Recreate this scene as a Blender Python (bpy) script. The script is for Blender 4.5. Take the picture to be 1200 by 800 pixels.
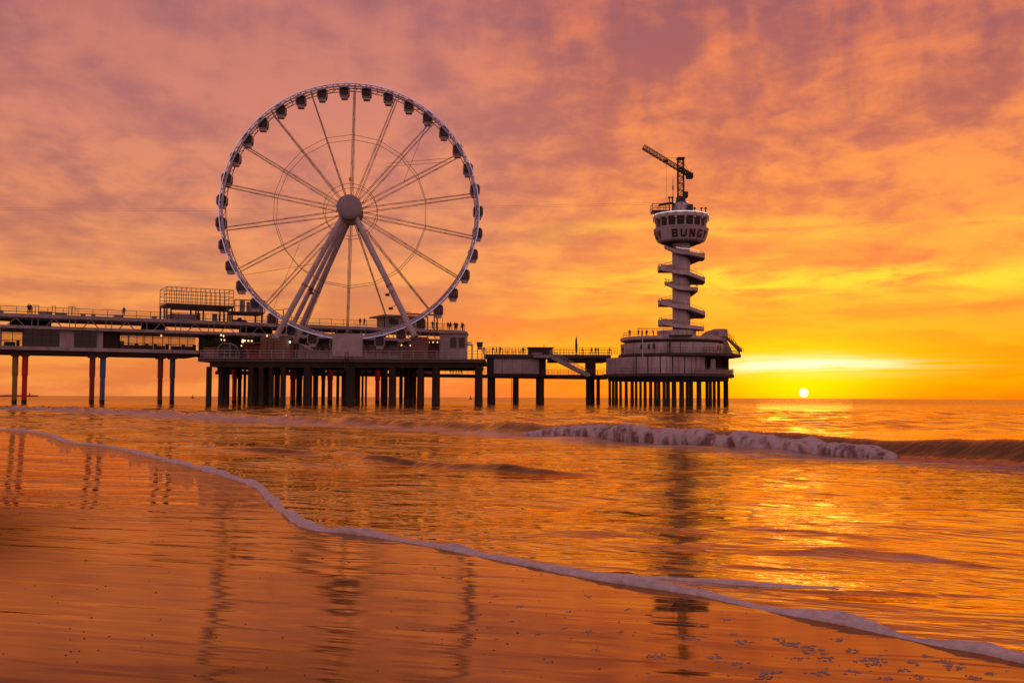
import bpy, math, random
import numpy as np
from mathutils import Vector, Matrix, noise
random.seed(7); np.random.seed(7); noise.seed_set(3)
for _o in list(bpy.data.objects): bpy.data.objects.remove(_o)
SC = bpy.context.scene
COL = SC.collection
PI = math.pi
# ------------------------------------------------------------------ camera
F = 1200.0                      # focal length in photo pixels (photo is 1200 wide) = 36 mm
H = 1.46                        # eye height above the water
pitch = math.atan(65.4 / F); roll = math.atan(0.0036)
_F = Vector((0, math.cos(pitch), math.sin(pitch)))
_R0 = Vector((1, 0, 0)); _U0 = Vector((0, -math.sin(pitch), math.cos(pitch)))
_R = _R0 * math.cos(roll) + _U0 * math.sin(roll)
_U = _U0 * math.cos(roll) - _R0 * math.sin(roll)
EYE = Vector((0, 0, H))
cd = bpy.data.cameras.new('camera'); cam = bpy.data.objects.new('camera', cd); COL.objects.link(cam)
cd.sensor_width = 36; cd.lens = 36 * F / 1200; cd.clip_start = 0.05; cd.clip_end = 60000
cam.matrix_world = Matrix(((_R.x, _U.x, -_F.x, 0), (_R.y, _U.y, -_F.y, 0), (_R.z, _U.z, -_F.z, H), (0, 0, 0, 1)))
SC.camera = cam
def ray(px, py): return (_R * ((px - 600) / F) + _U * ((400 - py) / F) + _F)
def at(px, py, Y):
    d = ray(px, py); return EYE + d * (Y / d.y)
def ground(px, py, z=0.0):
    d = ray(px, py); return EYE + d * ((z - H) / d.z)
SC.view_settings.view_transform = 'Standard'; SC.view_settings.look = 'None'
SC.view_settings.exposure = 0; SC.view_settings.gamma = 1
SC.render.engine = 'CYCLES'
SC.cycles.max_bounces = 6; SC.cycles.transparent_max_bounces = 8
SC.cycles.caustics_reflective = False; SC.cycles.caustics_refractive = False
SC.cycles.sample_clamp_indirect = 6
# ------------------------------------------------------------------ sun and sky
sd_ = ray(942, 460.0).normalized()
SUN_EL = math.asin(sd_.z); SUN_AZ = math.atan2(sd_.x, sd_.y)
sl = bpy.data.lights.new('sun', 'SUN'); so = bpy.data.objects.new('sun', sl); COL.objects.link(so)
sl.energy = 0.022; sl.angle = math.radians(5.0); sl.color = (1.0, 0.42, 0.12)
_el = max(SUN_EL, math.radians(0.9))
_sv = Vector((math.sin(SUN_AZ) * math.cos(_el), math.cos(SUN_AZ) * math.cos(_el), math.sin(_el)))
so.rotation_euler = _sv.to_track_quat('Z', 'Y').to_euler(); so.location = (60, 200, 60)

def lin(c):
    return tuple((v / 255 / 12.92) if v / 255 <= 0.04045 else ((v / 255 + 0.055) / 1.055) ** 2.4 for v in c) + (1,)
class NT:
    def __init__(s, tree): s.t = tree; s.n = tree.nodes; s.l = tree.links
    def add(s, kind, **kw):
        n = s.n.new(kind)
        for k, v in kw.items(): setattr(n, k, v)
        return n
    def put(s, sock, v):
        if isinstance(v, bpy.types.NodeSocket): s.l.new(v, sock)
        elif v is not None: sock.default_value = v
    def m(s, op, a, b=None, c=None, clamp=False):
        n = s.add('ShaderNodeMath', operation=op, use_clamp=clamp)
        s.put(n.inputs[0], a); s.put(n.inputs[1], b)
        if c is not None: s.put(n.inputs[2], c)
        return n.outputs[0]
    def mr(s, v, a, b, c=0.0, d=1.0, smooth=True):
        n = s.add('ShaderNodeMapRange', interpolation_type='SMOOTHSTEP' if smooth else 'LINEAR')
        for i, x in enumerate((v, a, b, c, d)): s.put(n.inputs[i], x)
        return n.outputs[0]
    def ramp(s, v, stops, interp='LINEAR'):
        n = s.add('ShaderNodeValToRGB'); r = n.color_ramp; r.interpolation = interp
        while len(r.elements) < len(stops): r.elements.new(0.5)
        for e, (p, c) in zip(r.elements, stops): e.position = p; e.color = c
        s.put(n.inputs[0], v); return n.outputs[0]
    def mix(s, f, a, b, mode='MIX'):
        n = s.add('ShaderNodeMix', data_type='RGBA', blend_type=mode)
        s.put(n.inputs[0], f); s.put(n.inputs[6], a); s.put(n.inputs[7], b); return n.outputs[2]
    def noise(s, vec, scale, detail=4, rough=0.5, dist=0.0, dim='3D', w=None):
        n = s.add('ShaderNodeTexNoise', noise_dimensions=dim)
        if vec is not None: s.put(n.inputs['Vector'], vec)
        n.inputs['Scale'].default_value = scale; n.inputs['Detail'].default_value = detail
        n.inputs['Roughness'].default_value = rough; n.inputs['Distortion'].default_value = dist
        return n.outputs['Fac']
    def comb(s, x, y, z):
        n = s.add('ShaderNodeCombineXYZ'); s.put(n.inputs[0], x); s.put(n.inputs[1], y); s.put(n.inputs[2], z); return n.outputs[0]

W = bpy.data.worlds.new('World'); SC.world = W; W.use_nodes = True
t = NT(W.node_tree); t.n.clear()
tc = t.add('ShaderNodeTexCoord'); sep = t.add('ShaderNodeSeparateXYZ'); t.l.new(tc.outputs['Generated'], sep.inputs[0])
dx, dy, dz = sep.outputs
az = t.m('MULTIPLY', t.m('ARCTAN2', dx, dy), 180 / PI)
elv = t.m('MULTIPLY', t.m('ARCSINE', dz), 180 / PI)
el = t.m('MAXIMUM', elv, 0.0)
def gauss_(t, v, c, w):
    q = t.m('DIVIDE', t.m('SUBTRACT', v, c), w); return t.m('EXPONENT', t.m('MULTIPLY', t.m('MULTIPLY', q, q), -1.0))
def elramp(stops): return t.ramp(t.m('DIVIDE', el, 60.0), [(e / 60.0, lin(c)) for e, c in stops])
LL = elramp([(0, (246, 146, 72)), (3, (246, 150, 70)), (6, (242, 146, 74)), (10, (232, 134, 86)), (15, (210, 120, 96)), (21, (198, 112, 98)), (35, (170, 100, 94)), (60, (128, 84, 100))])
LD = elramp([(0, (224, 120, 68)), (3, (218, 116, 64)), (6, (198, 106, 74)), (10, (178, 96, 84)), (15, (174, 96, 92)), (21, (160, 90, 95)), (35, (110, 68, 84)), (60, (82, 62, 88))])
RL = elramp([(0, (255, 126, 4)), (1.8, (255, 164, 0)), (4, (255, 152, 2)), (6.5, (255, 162, 6)), (9, (255, 150, 28)), (13, (252, 138, 46)), (21, (238, 118, 66)), (60, (130, 86, 98))])
RD = elramp([(0, (250, 104, 2)), (1.8, (252, 132, 0)), (4, (246, 114, 6)), (6.5, (228, 100, 22)), (9, (206, 86, 42)), (13, (182, 80, 62)), (21, (152, 74, 80)), (60, (84, 62, 88))])
aw = t.m('ADD', az, t.m('MULTIPLY', t.m('SUBTRACT', t.noise(tc.outputs['Generated'], 3.0, 3), 0.5), 16.0))
side = t.mr(aw, -11.0, 11.0)
# cloud sheet seen from below: project the direction on a plane overhead
inv = t.m('DIVIDE', 1.0, t.m('ADD', t.m('MAXIMUM', dz, 0.0), 0.24))
cx = t.m('MULTIPLY', dx, inv); cy = t.m('MULTIPLY', dy, inv)
rx = t.m('ADD', t.m('MULTIPLY', cx, 0.99), t.m('MULTIPLY', cy, -0.10)); ry = t.m('ADD', t.m('MULTIPLY', cx, 0.10), t.m('MULTIPLY', cy, 0.99))
pc = t.comb(t.m('MULTIPLY', rx, 1.15), t.m('MULTIPLY', ry, 1.0), 0.37)
big = t.noise(pc, 1.5, 3, 0.5, 0.3)
med = t.noise(pc, 5.0, 6, 0.55, 0.35)
fine = t.noise(pc, 13.0, 7, 0.6, 0.3)
lowb = t.noise(t.comb(t.m('MULTIPLY', az, 0.085), t.m('MULTIPLY', el, 0.62), 4.2), 1.0, 6, 0.6, 0.5)
vst = t.noise(t.comb(t.m('MULTIPLY', az, 0.30), t.m('ADD', t.m('MULTIPLY', el, 0.07), t.m('MULTIPLY', az, 0.02)), 2.2), 1.0, 5, 0.6, 0.6)
cl0 = t.m('ADD', t.m('MULTIPLY', big, 0.36), t.m('ADD', t.m('MULTIPLY', med, 0.40), t.m('MULTIPLY', fine, 0.24)))
vw = t.mr(el, 11.0, 19.0, 0.0, 0.20)
cl = t.m('ADD', t.m('MULTIPLY', cl0, t.m('SUBTRACT', 1.0, vw)), t.m('MULTIPLY', vst, vw))
cl = t.mr(cl, 0.41, 0.60)
lb = t.mr(t.m('ADD', t.m('MULTIPLY', lowb, 0.7), t.m('MULTIPLY', med, 0.3)), 0.40, 0.60)
lowmix = t.mr(el, 3.0, 13.0, 1.0, 0.0)
n_ = t.add('ShaderNodeMix', data_type='FLOAT'); t.put(n_.inputs[0], lowmix); t.put(n_.inputs[2], cl); t.put(n_.inputs[3], lb)
cf = n_.outputs[0]
front = t.mix(side, t.mix(cf, LD, LL), t.mix(cf, RD, RL))
yn = t.noise(t.comb(t.m('MULTIPLY', az, 0.16), t.m('MULTIPLY', el, 1.0), 8.1), 1.0, 6, 0.62, 0.6)
elw = t.m('ADD', el, t.m('MULTIPLY', t.m('SUBTRACT', big, 0.5), 2.5))
yl = t.m('MULTIPLY', t.m('MULTIPLY', t.mr(yn, 0.36, 0.62), t.mr(aw, -5.0, 12.0)), t.m('ADD', gauss_(t, elw, 6.3, 0.9), t.m('MULTIPLY', gauss_(t, elw, 9.1, 0.6), 0.5)))
front = t.mix(t.m('MINIMUM', t.m('MULTIPLY', yl, 1.1), 1.0), front, lin((255, 204, 0)))
# warm bloom of the sky around the sun
dotn = t.add('ShaderNodeVectorMath', operation='DOT_PRODUCT'); t.l.new(tc.outputs['Generated'], dotn.inputs[0]); dotn.inputs[1].default_value = sd_
ang = t.m('MULTIPLY', t.m('ARCCOSINE', t.m('MINIMUM', dotn.outputs['Value'], 0.9999999)), 180 / PI)
saz = math.degrees(SUN_AZ); sel = math.degrees(SUN_EL)
def gauss(v, c, w): 
    q = t.m('DIVIDE', t.m('SUBTRACT', v, c), w); return t.m('EXPONENT', t.m('MULTIPLY', t.m('MULTIPLY', q, q), -1.0))
halo = t.m('MULTIPLY', gauss(az, saz, 6.5), gauss(el, 1.5, 2.0))
front = t.mix(t.m('MULTIPLY', halo, 0.85), front, lin((255, 206, 0)))
halo2 = t.m('MULTIPLY', gauss(az, saz, 2.8), gauss(el, 0.6, 1.1))
front = t.mix(t.m('MULTIPLY', halo2, 0.8), front, lin((255, 232, 0)))
stn = t.noise(t.comb(t.m('MULTIPLY', az, 0.16), t.m('MULTIPLY', el, 3.6), 1.7), 1.0, 4, 0.55, 0.3)
strk = t.m('MULTIPLY', t.m('MULTIPLY', gauss(az, saz - 0.2, 5.2), gauss(el, 1.82, 0.42)), t.mr(stn, 0.30, 0.62))
front = t.mix(t.m('MINIMUM', t.m('MULTIPLY', strk, 1.3), 1.0), front, (1.0, 0.96, 0.62, 1))
disc = t.mr(ang, 0.225, 0.265, 1.0, 0.0)
front = t.mix(disc, front, (1.35, 1.2, 0.8, 1))
back = t.ramp(t.m('DIVIDE', el, 90.0), [(0, lin((214, 148, 146))), (0.25, lin((184, 132, 138))), (1, lin((112, 86, 108)))])
hor = t.m('DIVIDE', dy, t.m('SQRT', t.m('ADD', t.m('ADD', t.m('MULTIPLY', dx, dx), t.m('MULTIPLY', dy, dy)), 1e-6)))
full = t.mix(t.mr(hor, 0.55, -0.55), front, back)
sky = t.add('ShaderNodeTexSky', sky_type='NISHITA', sun_disc=False)
sky.sun_elevation = max(SUN_EL, 0.0); sky.sun_rotation = SUN_AZ
bg1 = t.add('ShaderNodeBackground'); t.put(bg1.inputs[0], sky.outputs[0]); bg1.inputs[1].default_value = 0.05
bg2 = t.add('ShaderNodeBackground'); t.put(bg2.inputs[0], full); bg2.inputs[1].default_value = 0.97
ad = t.add('ShaderNodeAddShader'); t.l.new(bg1.outputs[0], ad.inputs[0]); t.l.new(bg2.outputs[0], ad.inputs[1])
wo = t.add('ShaderNodeOutputWorld'); t.l.new(ad.outputs[0], wo.inputs[0])

# ------------------------------------------------------------------ materials
def mat(name, col, rough=0.6, metal=0.0, var=0.25, scale=1.5, bump=0.02, spec=0.5, emit=None, es=0.0, col2=None, stretch=(1, 1, 1)):
    m = bpy.data.materials.new(name); m.use_nodes = True; t = NT(m.node_tree); t.n.clear()
    b = t.add('ShaderNodeBsdfPrincipled'); o = t.add('ShaderNodeOutputMaterial'); t.l.new(b.outputs[0], o.inputs[0])
    tc = t.add('ShaderNodeTexCoord'); mp = t.add('ShaderNodeMapping'); t.l.new(tc.outputs['Object'], mp.inputs[0]); mp.inputs['Scale'].default_value = stretch
    nz = t.noise(mp.outputs[0], scale, 6, 0.6); k = t.mr(nz, 0.3, 0.7)
    c2 = col2 or tuple(v * (1 - var) for v in col)
    t.put(b.inputs['Base Color'], t.mix(k, tuple(c2) + (1,), tuple(col) + (1,)))
    t.put(b.inputs['Roughness'], t.m('ADD', t.m('MULTIPLY', nz, 0.25), rough - 0.12, clamp=True))
    b.inputs['Metallic'].default_value = metal; b.inputs['Specular IOR Level'].default_value = spec
    if bump:
        bn = t.add('ShaderNodeBump'); bn.inputs['Strength'].default_value = 0.5; bn.inputs['Distance'].default_value = bump
        t.put(bn.inputs['Height'], t.noise(mp.outputs[0], scale * 6, 5)); t.l.new(bn.outputs[0], b.inputs['Normal'])
    if emit: b.inputs['Emission Color'].default_value = tuple(emit) + (1,); b.inputs['Emission Strength'].default_value = es
    return m
def glassmat(name, tint, trans):
    m = bpy.data.materials.new(name); m.use_nodes = True; t = NT(m.node_tree); t.n.clear()
    b = t.add('ShaderNodeBsdfPrincipled'); o = t.add('ShaderNodeOutputMaterial'); tr = t.add('ShaderNodeBsdfTransparent')
    tr.inputs[0].default_value = tuple(tint) + (1,); mx = t.add('ShaderNodeMixShader'); mx.inputs[0].default_value = trans
    b.inputs['Base Color'].default_value = (0.02, 0.02, 0.025, 1); b.inputs['Roughness'].default_value = 0.08
    t.l.new(b.outputs[0], mx.inputs[1]); t.l.new(tr.outputs[0], mx.inputs[2]); t.l.new(mx.outputs[0], o.inputs[0]); return m
M = dict(
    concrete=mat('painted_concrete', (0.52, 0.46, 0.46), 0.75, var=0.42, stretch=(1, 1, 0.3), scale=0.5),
    white=mat('white_paint', (0.68, 0.62, 0.65), 0.5, var=0.36, stretch=(1, 1, 0.22), scale=0.7, bump=0.01),
    rim=mat('rim_white_paint', (0.74, 0.74, 0.86), 0.35, var=0.15, scale=2),
    steel=mat('grey_steel', (0.34, 0.30, 0.31), 0.5, 0.2, scale=1.0),
    spoke=mat('spoke_steel', (0.26, 0.22, 0.22), 0.5, 0.2, scale=1.0),
    dark=mat('dark_steel', (0.05, 0.045, 0.045), 0.6, scale=1.0),
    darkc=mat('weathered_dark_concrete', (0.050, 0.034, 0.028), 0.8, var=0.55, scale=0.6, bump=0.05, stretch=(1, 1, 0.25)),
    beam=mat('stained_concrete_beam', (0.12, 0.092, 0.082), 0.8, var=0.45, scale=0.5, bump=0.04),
    weed=mat('weedy_pile_foot', (0.025, 0.03, 0.018), 0.55, var=0.5, scale=2.0, bump=0.05),
    red=mat('red_column_paint', (0.78, 0.016, 0.010), 0.5, var=0.2, scale=0.8),
    rust=mat('rust_red_column_paint', (0.33, 0.05, 0.02), 0.55, var=0.3, scale=0.8),
    blue=mat('blue_column_paint', (0.08, 0.17, 0.42), 0.5, var=0.25, scale=0.8),
    slate=mat('slate_blue_column_paint', (0.07, 0.085, 0.15), 0.5, var=0.25, scale=0.8),
    olive=mat('olive_yellow_column_paint', (0.36, 0.24, 0.02), 0.5, var=0.25, scale=0.8),
    wood=mat('wooden_boards', (0.34, 0.19, 0.14), 0.7, var=0.4, scale=1.2, stretch=(0.2, 1, 3)),
    redwall=mat('red_booth_paint', (0.42, 0.035, 0.02), 0.6, scale=1.0),
    canvas=mat('pale_canvas', (0.58, 0.52, 0.54), 0.8, var=0.3, scale=0.6),
    letter=mat('dark_red_letter_paint', (0.055, 0.008, 0.015), 0.5, var=0.2),
    skin=mat('skin', (0.45, 0.26, 0.18), 0.6), cloth1=mat('dark_cloth', (0.04, 0.04, 0.055), 0.85),
    cloth2=mat('brown_cloth', (0.09, 0.05, 0.035), 0.85), cloth3=mat('red_cloth', (0.22, 0.03, 0.03), 0.85),
    tglass=glassmat('tinted_glass', (0.55, 0.42, 0.36), 0.45), cglass=glassmat('clear_glass', (0.92, 0.88, 0.82), 0.8),
    dglass=glassmat('dark_glass', (0.25, 0.2, 0.2), 0.12),
    lamp=mat('lamp_glow', (1, 0.8, 0.5), 0.5, emit=(1.0, 0.55, 0.22), es=2.6, bump=0),
    lampw=mat('white_lamp_glow', (1, 0.9, 0.8), 0.5, emit=(1.0, 0.9, 0.72), es=14.0, bump=0),
    rimled=mat('rim_light_strip', (0.8, 0.8, 0.95), 0.4, emit=(0.62, 0.58, 0.95), es=0.38, scale=6, bump=0),
    led=mat('white_led_strip', (0.9, 0.9, 0.9), 0.5, emit=(1.0, 0.86, 0.86), es=0.9, bump=0),
    leaf=mat('dark_leaves', (0.05, 0.06, 0.02), 0.7, var=0.5),
    redlamp=mat('red_marker', (0.5, 0.02, 0.02), 0.5, emit=(1, 0.05, 0.03), es=0.3),
)
# ------------------------------------------------------------------ mesh helpers
class MB:
    def __init__(s): s.v = []; s.f = []; s.mi = []
    def add(s, vs, fs, mi=0):
        b = len(s.v); s.v += [tuple(v) for v in vs]; s.f += [tuple(i + b for i in f) for f in fs]; s.mi += [mi] * len(fs); return s
    def box(s, x0, x1, y0, y1, z0, z1, mi=0):
        return s.add([(x0, y0, z0), (x1, y0, z0), (x1, y1, z0), (x0, y1, z0), (x0, y0, z1), (x1, y0, z1), (x1, y1, z1), (x0, y1, z1)],
                     [(0, 3, 2, 1), (4, 5, 6, 7), (0, 1, 5, 4), (1, 2, 6, 5), (2, 3, 7, 6), (3, 0, 4, 7)], mi)
    def bbox(s, x0, x1, y0, y1, z0, z1, b=0.04, mi=0):   # box with bevelled long edges seen from the front
        poly = [(x0 + b, z0), (x1 - b, z0), (x1, z0 + b), (x1, z1 - b), (x1 - b, z1), (x0 + b, z1), (x0, z1 - b), (x0, z0 + b)]
        return s.prism(poly, y0, y1, mi)
    def prism(s, poly, y0, y1, mi=0):      # polygon in x,z (counter-clockwise seen from -y) pushed along y
        n = len(poly)
        return s.add([(x, y0, z) for x, z in poly] + [(x, y1, z) for x, z in poly],
                     [tuple(range(n)), tuple(range(2 * n - 1, n - 1, -1))] + [(i, i + n, (i + 1) % n + n, (i + 1) % n) for i in range(n)], mi)
    def prismz(s, poly, z0, z1, mi=0):
        n = len(poly)
        return s.add([(x, y, z0) for x, y in poly] + [(x, y, z1) for x, y in poly],
                     [tuple(range(n - 1, -1, -1)), tuple(range(n, 2 * n))] + [(i, (i + 1) % n, (i + 1) % n + n, i + n) for i in range(n)], mi)
    def tube(s, p, q, r, n=6, r2=None, mi=0):
        p = Vector(p); q = Vector(q); d = (q - p)
        if d.length < 1e-6: return s
        r2 = r if r2 is None else r2; w = d.normalized()
        a = w.cross(Vector((0, 0, 1)) if abs(w.z) < 0.9 else Vector((1, 0, 0))).normalized(); b = w.cross(a)
        vs = []
        for c, rr in ((p, r), (q, r2)):
            for i in range(n):
                th = 2 * PI * i / n; vs.append(c + a * math.cos(th) * rr + b * math.sin(th) * rr)
        return s.add(vs, [tuple(range(n)), tuple(range(2 * n - 1, n - 1, -1))] + [(i, i + n, (i + 1) % n + n, (i + 1) % n) for i in range(n)], mi)
    def path(s, pts, r, n=5, closed=False, mi=0):
        k = len(pts)
        for i in range(k if closed else k - 1): s.tube(pts[i], pts[(i + 1) % k], r, n, mi=mi)
        return s
    def torus(s, R, r, cy=0.0, n=144, m=6):     # ring in x,z
        vs = []; fs = []
        for i in range(n):
            a = 2 * PI * i / n
            for j in range(m):
                b = 2 * PI * j / m; rr = R + r * math.cos(b); vs.append((rr * math.sin(a), cy + r * math.sin(b), rr * math.cos(a)))
        for i in range(n):
            for j in range(m): fs.append((i * m + j, ((i + 1) % n) * m + j, ((i + 1) % n) * m + (j + 1) % m, i * m + (j + 1) % m))
        return s.add(vs, fs)
    def lathe(s, prof, n=48, a0=0.0, a1=2 * PI, mi=0):    # prof (r,z) upwards; closed loop of profile points
        k = len(prof); full = abs(a1 - a0 - 2 * PI) < 1e-6; c = n if full else n + 1; vs = []; fs = []
        for i in range(c):
            a = a0 + (a1 - a0) * i / n
            for r, z in prof: vs.append((r * math.sin(a), -r * math.cos(a), z))
        for i in range(n):
            i2 = (i + 1) % c
            for j in range(k): fs.append((i * k + j, i2 * k + j, i2 * k + (j + 1) % k, i * k + (j + 1) % k))
        if not full: fs += [tuple(range(k - 1, -1, -1)), tuple(range((c - 1) * k, c * k))]
        return s.add(vs, fs, mi)
    def mesh(s, name, mats, smooth=False):
        me = bpy.data.meshes.new(name); me.from_pydata(s.v, [], s.f)
        for m_ in (mats if isinstance(mats, (list, tuple)) else [mats]): me.materials.append(M[m_] if isinstance(m_, str) else m_)
        me.polygons.foreach_set('material_index', s.mi)
        if smooth: me.polygons.foreach_set('use_smooth', [True] * len(s.f))
        me.validate(); me.update(); return me
    def build(s, name, mats, parent=None, smooth=False, loc=None, label=None):
        return place(name, s.mesh(name, mats, smooth), parent, loc, label)
def place(name, me, parent=None, loc=None, label=None, rot=None):
    o = bpy.data.objects.new(name, me); COL.objects.link(o)
    if parent: o.parent = parent
    if loc is not None: o.location = loc
    if rot is not None: o.rotation_euler = rot
    if label: o['label'] = label
    return o
def thing(name, label, cat, loc=(0, 0, 0), rz=0.0, group=None):
    o = bpy.data.objects.new(name, None); COL.objects.link(o); o.location = loc; o.rotation_euler = (0, 0, rz); o.empty_display_size = 0.3
    o['label'] = label; o['category'] = cat
    if group: o['group'] = group
    return o
def tag(o, label, cat=None, group=None, kind=None):
    o['label'] = label
    if cat: o['category'] = cat
    if group: o['group'] = group
    if kind: o['kind'] = kind
    return o
class Frame:                     # a vertical working plane standing in the world: local x along it, y away from the camera, z up
    def __init__(s, O, ang): s.O = Vector(O); s.a = ang; s.u = Vector((math.cos(ang), math.sin(ang), 0)); s.v = Vector((-math.sin(ang), math.cos(ang), 0))
    def loc(s, px, py, v=0.0):
        d = ray(px, py); P0 = s.O + s.v * v
        k = (P0 - EYE).dot(s.v) / d.dot(s.v); P = EYE + d * k
        q = P - s.O; return Vector((q.dot(s.u), v, P.z))
    def x(s, px, v=0.0): return s.loc(px, 440, v).x
    def z(s, px, py, v=0.0): return s.loc(px, py, v).z
    def m(s, px, v=0.0): return (s.x(px + 1, v) - s.x(px, v))     # metres per pixel
def railing(parent, p0, p1, h, n, post_r=0.03, rails=(1.0, 0.66, 0.33), mat_='white', rail_r=None):
    p0 = Vector(p0); p1 = Vector(p1)
    pm = MB().tube((0, 0, 0), (0, 0, h), post_r, 5).mesh('railing_post', mat_)
    for i in range(n): place('railing_post', pm, parent, p0.lerp(p1, i / (n - 1)))
    for k in rails:
        MB().tube(p0 + Vector((0, 0, h * k)), p1 + Vector((0, 0, h * k)), rail_r or post_r * 0.9, 5).build('handrail', mat_, parent)

# ------------------------------------------------------------------ sand, sea, foam
shore_px = [(0, 503), (40, 506), (62, 511), (72, 517), (90, 520), (130, 524), (160, 531), (200, 541), (240, 551), (275, 562), (300, 570), (312, 583), (322, 594), (338, 606), (352, 616), (372, 622), (420, 626), (470, 634), (520, 643), (560, 651), (610, 661), (660, 671), (710, 681), (760, 688), (800, 694), (850, 704), (900, 716), (950, 724), (1000, 734), (1050, 746), (1100, 757), (1150, 765), (1200, 777)]
shore = [ground(x, y) for x, y in shore_px]
shore_pts = [(-900, 620), (-300, 250), (-90, 105), (-45, 63)] + [(p.x, p.y) for p in shore] + [(4.6, 3.3), (8, 0.5), (16, -6), (40, -24), (300, -220), (900, -640)]
def smooth_poly(pts, it=2):
    for _ in range(it):
        q = [pts[0]]
        for a, b in zip(pts[:-1], pts[1:]):
            q += [(a[0] * .75 + b[0] * .25, a[1] * .75 + b[1] * .25), (a[0] * .25 + b[0] * .75, a[1] * .25 + b[1] * .75)]
        q.append(pts[-1]); pts = q
    return pts
shore_pts = smooth_poly(shore_pts, 2)
def poly_sd(X, Y, pts, vals=None):
    """distance to the polyline, positive on its left side walking along it; also interpolated value"""
    best = np.full(X.shape, 1e18); sg = np.ones_like(X); bv = np.zeros_like(X)
    for i in range(len(pts) - 1):
        ax, ay = pts[i][:2]; bx, by = pts[i + 1][:2]; ex, ey = bx - ax, by - ay; L = ex * ex + ey * ey
        tt = ((X - ax) * ex + (Y - ay) * ey) / L; tcl = np.clip(tt, 0, 1)
        qx = X - (ax + tcl * ex); qy = Y - (ay + tcl * ey); d2 = qx * qx + qy * qy
        m_ = d2 < best; best = np.where(m_, d2, best)
        cr = ex * (Y - ay) - ey * (X - ax); sg = np.where(m_, np.where(cr >= 0, 1.0, -1.0), sg)
        if vals is not None: bv = np.where(m_, vals[i] * (1 - tcl) + vals[i + 1] * tcl, bv)
    return np.sqrt(best) * sg, bv
def smst(x, a, b): q = np.clip((x - a) / (b - a), 0, 1); return q * q * (3 - 2 * q)
def wave_line(px_list):      # [(x, toe_y, height_px)] -> world points + heights
    pts = []; hs = []
    for x, y, h in px_list:
        p = ground(x, y); D = p.y; pts.append((p.x, p.y)); hs.append(h * D / F)
    return pts, hs
BRK = [(-260, 473, 3), (-100, 476, 3), (0, 479, 4), (100, 482, 4), (200, 487, 4.5), (300, 492, 5), (400, 497, 7), (500, 502, 8), (600, 507.5, 11.5), (700, 514, 17), (800, 521, 19), (900, 527, 18), (1045, 536.5, 20), (1120, 541, 24), (1200, 547, 27), (1350, 556, 27), (1600, 572, 20), (1900, 590, 5)]
W2 = [(340, 528, 0.5), (380, 535, 6), (420, 541, 8), (480, 545, 8), (530, 550, 9), (580, 555, 11), (630, 558, 8.5), (680, 559.5, 3.5), (730, 561, 0.3)]
W3 = [(120, 521, 0.3), (180, 524, 3), (260, 528, 4), (320, 530, 7), (350, 531, 5), (400, 534, 0.4)]
W4 = [(700, 674, 0.5), (760, 681, 4), (830, 688, 7), (900, 695, 9), (980, 699, 10), (1050, 700, 7), (1150, 700, 2), (1240, 700, 0.4)]
W5 = [(-60, 497, 1), (20, 499, 4), (70, 500, 4), (110, 499, 0.5)]
W6 = [(900, 655, 0.4), (980, 650, 7), (1060, 655, 8), (1130, 665, 5), (1190, 672, 0.5)]
W7 = [(800, 627, 0.4), (880, 622, 5), (960, 630, 6), (1040, 640, 0.4)]
W8 = [(1020, 600, 0.4), (1100, 604, 5), (1170, 606, 6), (1300, 611, 0.4)]
W9 = [(860, 578, 0.4), (920, 577, 3.5), (1000, 580, 3.5), (1080, 584, 0.4)]
W10 = [(720, 565, 0.3), (760, 567, 4), (800, 568, 0.3)]
WAVES = []
for pl, w1, w2 in ((BRK, 0.75, 3.2), (W2, 0.30, 1.0), (W3, 0.35, 1.0), (W4, 0.10, 0.3), (W5, 0.5, 1.5), (W6, 0.16, 0.45), (W7, 0.2, 0.5), (W8, 0.25, 0.7), (W9, 0.3, 0.8), (W10, 0.3, 0.8)):
    p_, h_ = wave_line(pl); h_ = [v * (1.0 if pl is BRK else 0.8 if pl in (W2, W3, W4) else 0.5) for v in h_]; WAVES.append((p_, h_, w1, w2))
BP, BH = WAVES[0][0], WAVES[0][1]
rs = np.random.RandomState(5)
WCOMP = []
for i in range(34):
    lam = 10 ** rs.uniform(-0.35, 0.95); th = rs.normal(-0.42, 0.38)      # travel direction, mostly shorewards
    WCOMP.append((lam, math.sin(th), math.cos(th), rs.uniform(0, 2 * PI)))
def sea_height(X, Y, step=None):
    R = np.hypot(X, Y); z = np.zeros_like(X)
    if step is None: step = R * 0.0 + 0.05
    for lam, kx, ky, ph in WCOMP:
        amp = 0.0017 * lam ** 0.85 * (1 + 2.6 * smst(R, 34, 70))
        fade = np.clip(lam / (3 * step) - 0.6, 0, 1)
        z += amp * fade * np.sin(2 * PI / lam * (X * kx + Y * ky) + ph + 0.8 * np.sin(X * 0.31 / lam + ph))
    for pts, hs, w1, w2 in WAVES:
        xs = [p[0] for p in pts]; ys = [p[1] for p in pts]
        mk = (X > min(xs) - 8) & (X < max(xs) + 8) & (Y > min(ys) - 8) & (Y < max(ys) + 12)
        if not mk.any(): continue
        q, hv = poly_sd(X[mk], Y[mk], pts, hs)
        wob = 0.25 * w1 * np.sin(X[mk] * 2.1 / w1 * 0.3) + 0.15 * w1 * np.sin(X[mk] * 0.9 / w1 + 1)
        q = q + wob * 0.2
        prof = smst(q, 0.0, w1) * np.exp(-np.clip(q - w1, 0, None) / w2)
        hv = hv * (1 + 0.03 * np.sin(X[mk] * 0.7 / w2 + 0.5 * Y[mk]) + 0.02 * np.sin(X[mk] * 2.1 / w2 + 2))
        z[mk] += hv * prof
    return z
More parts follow.
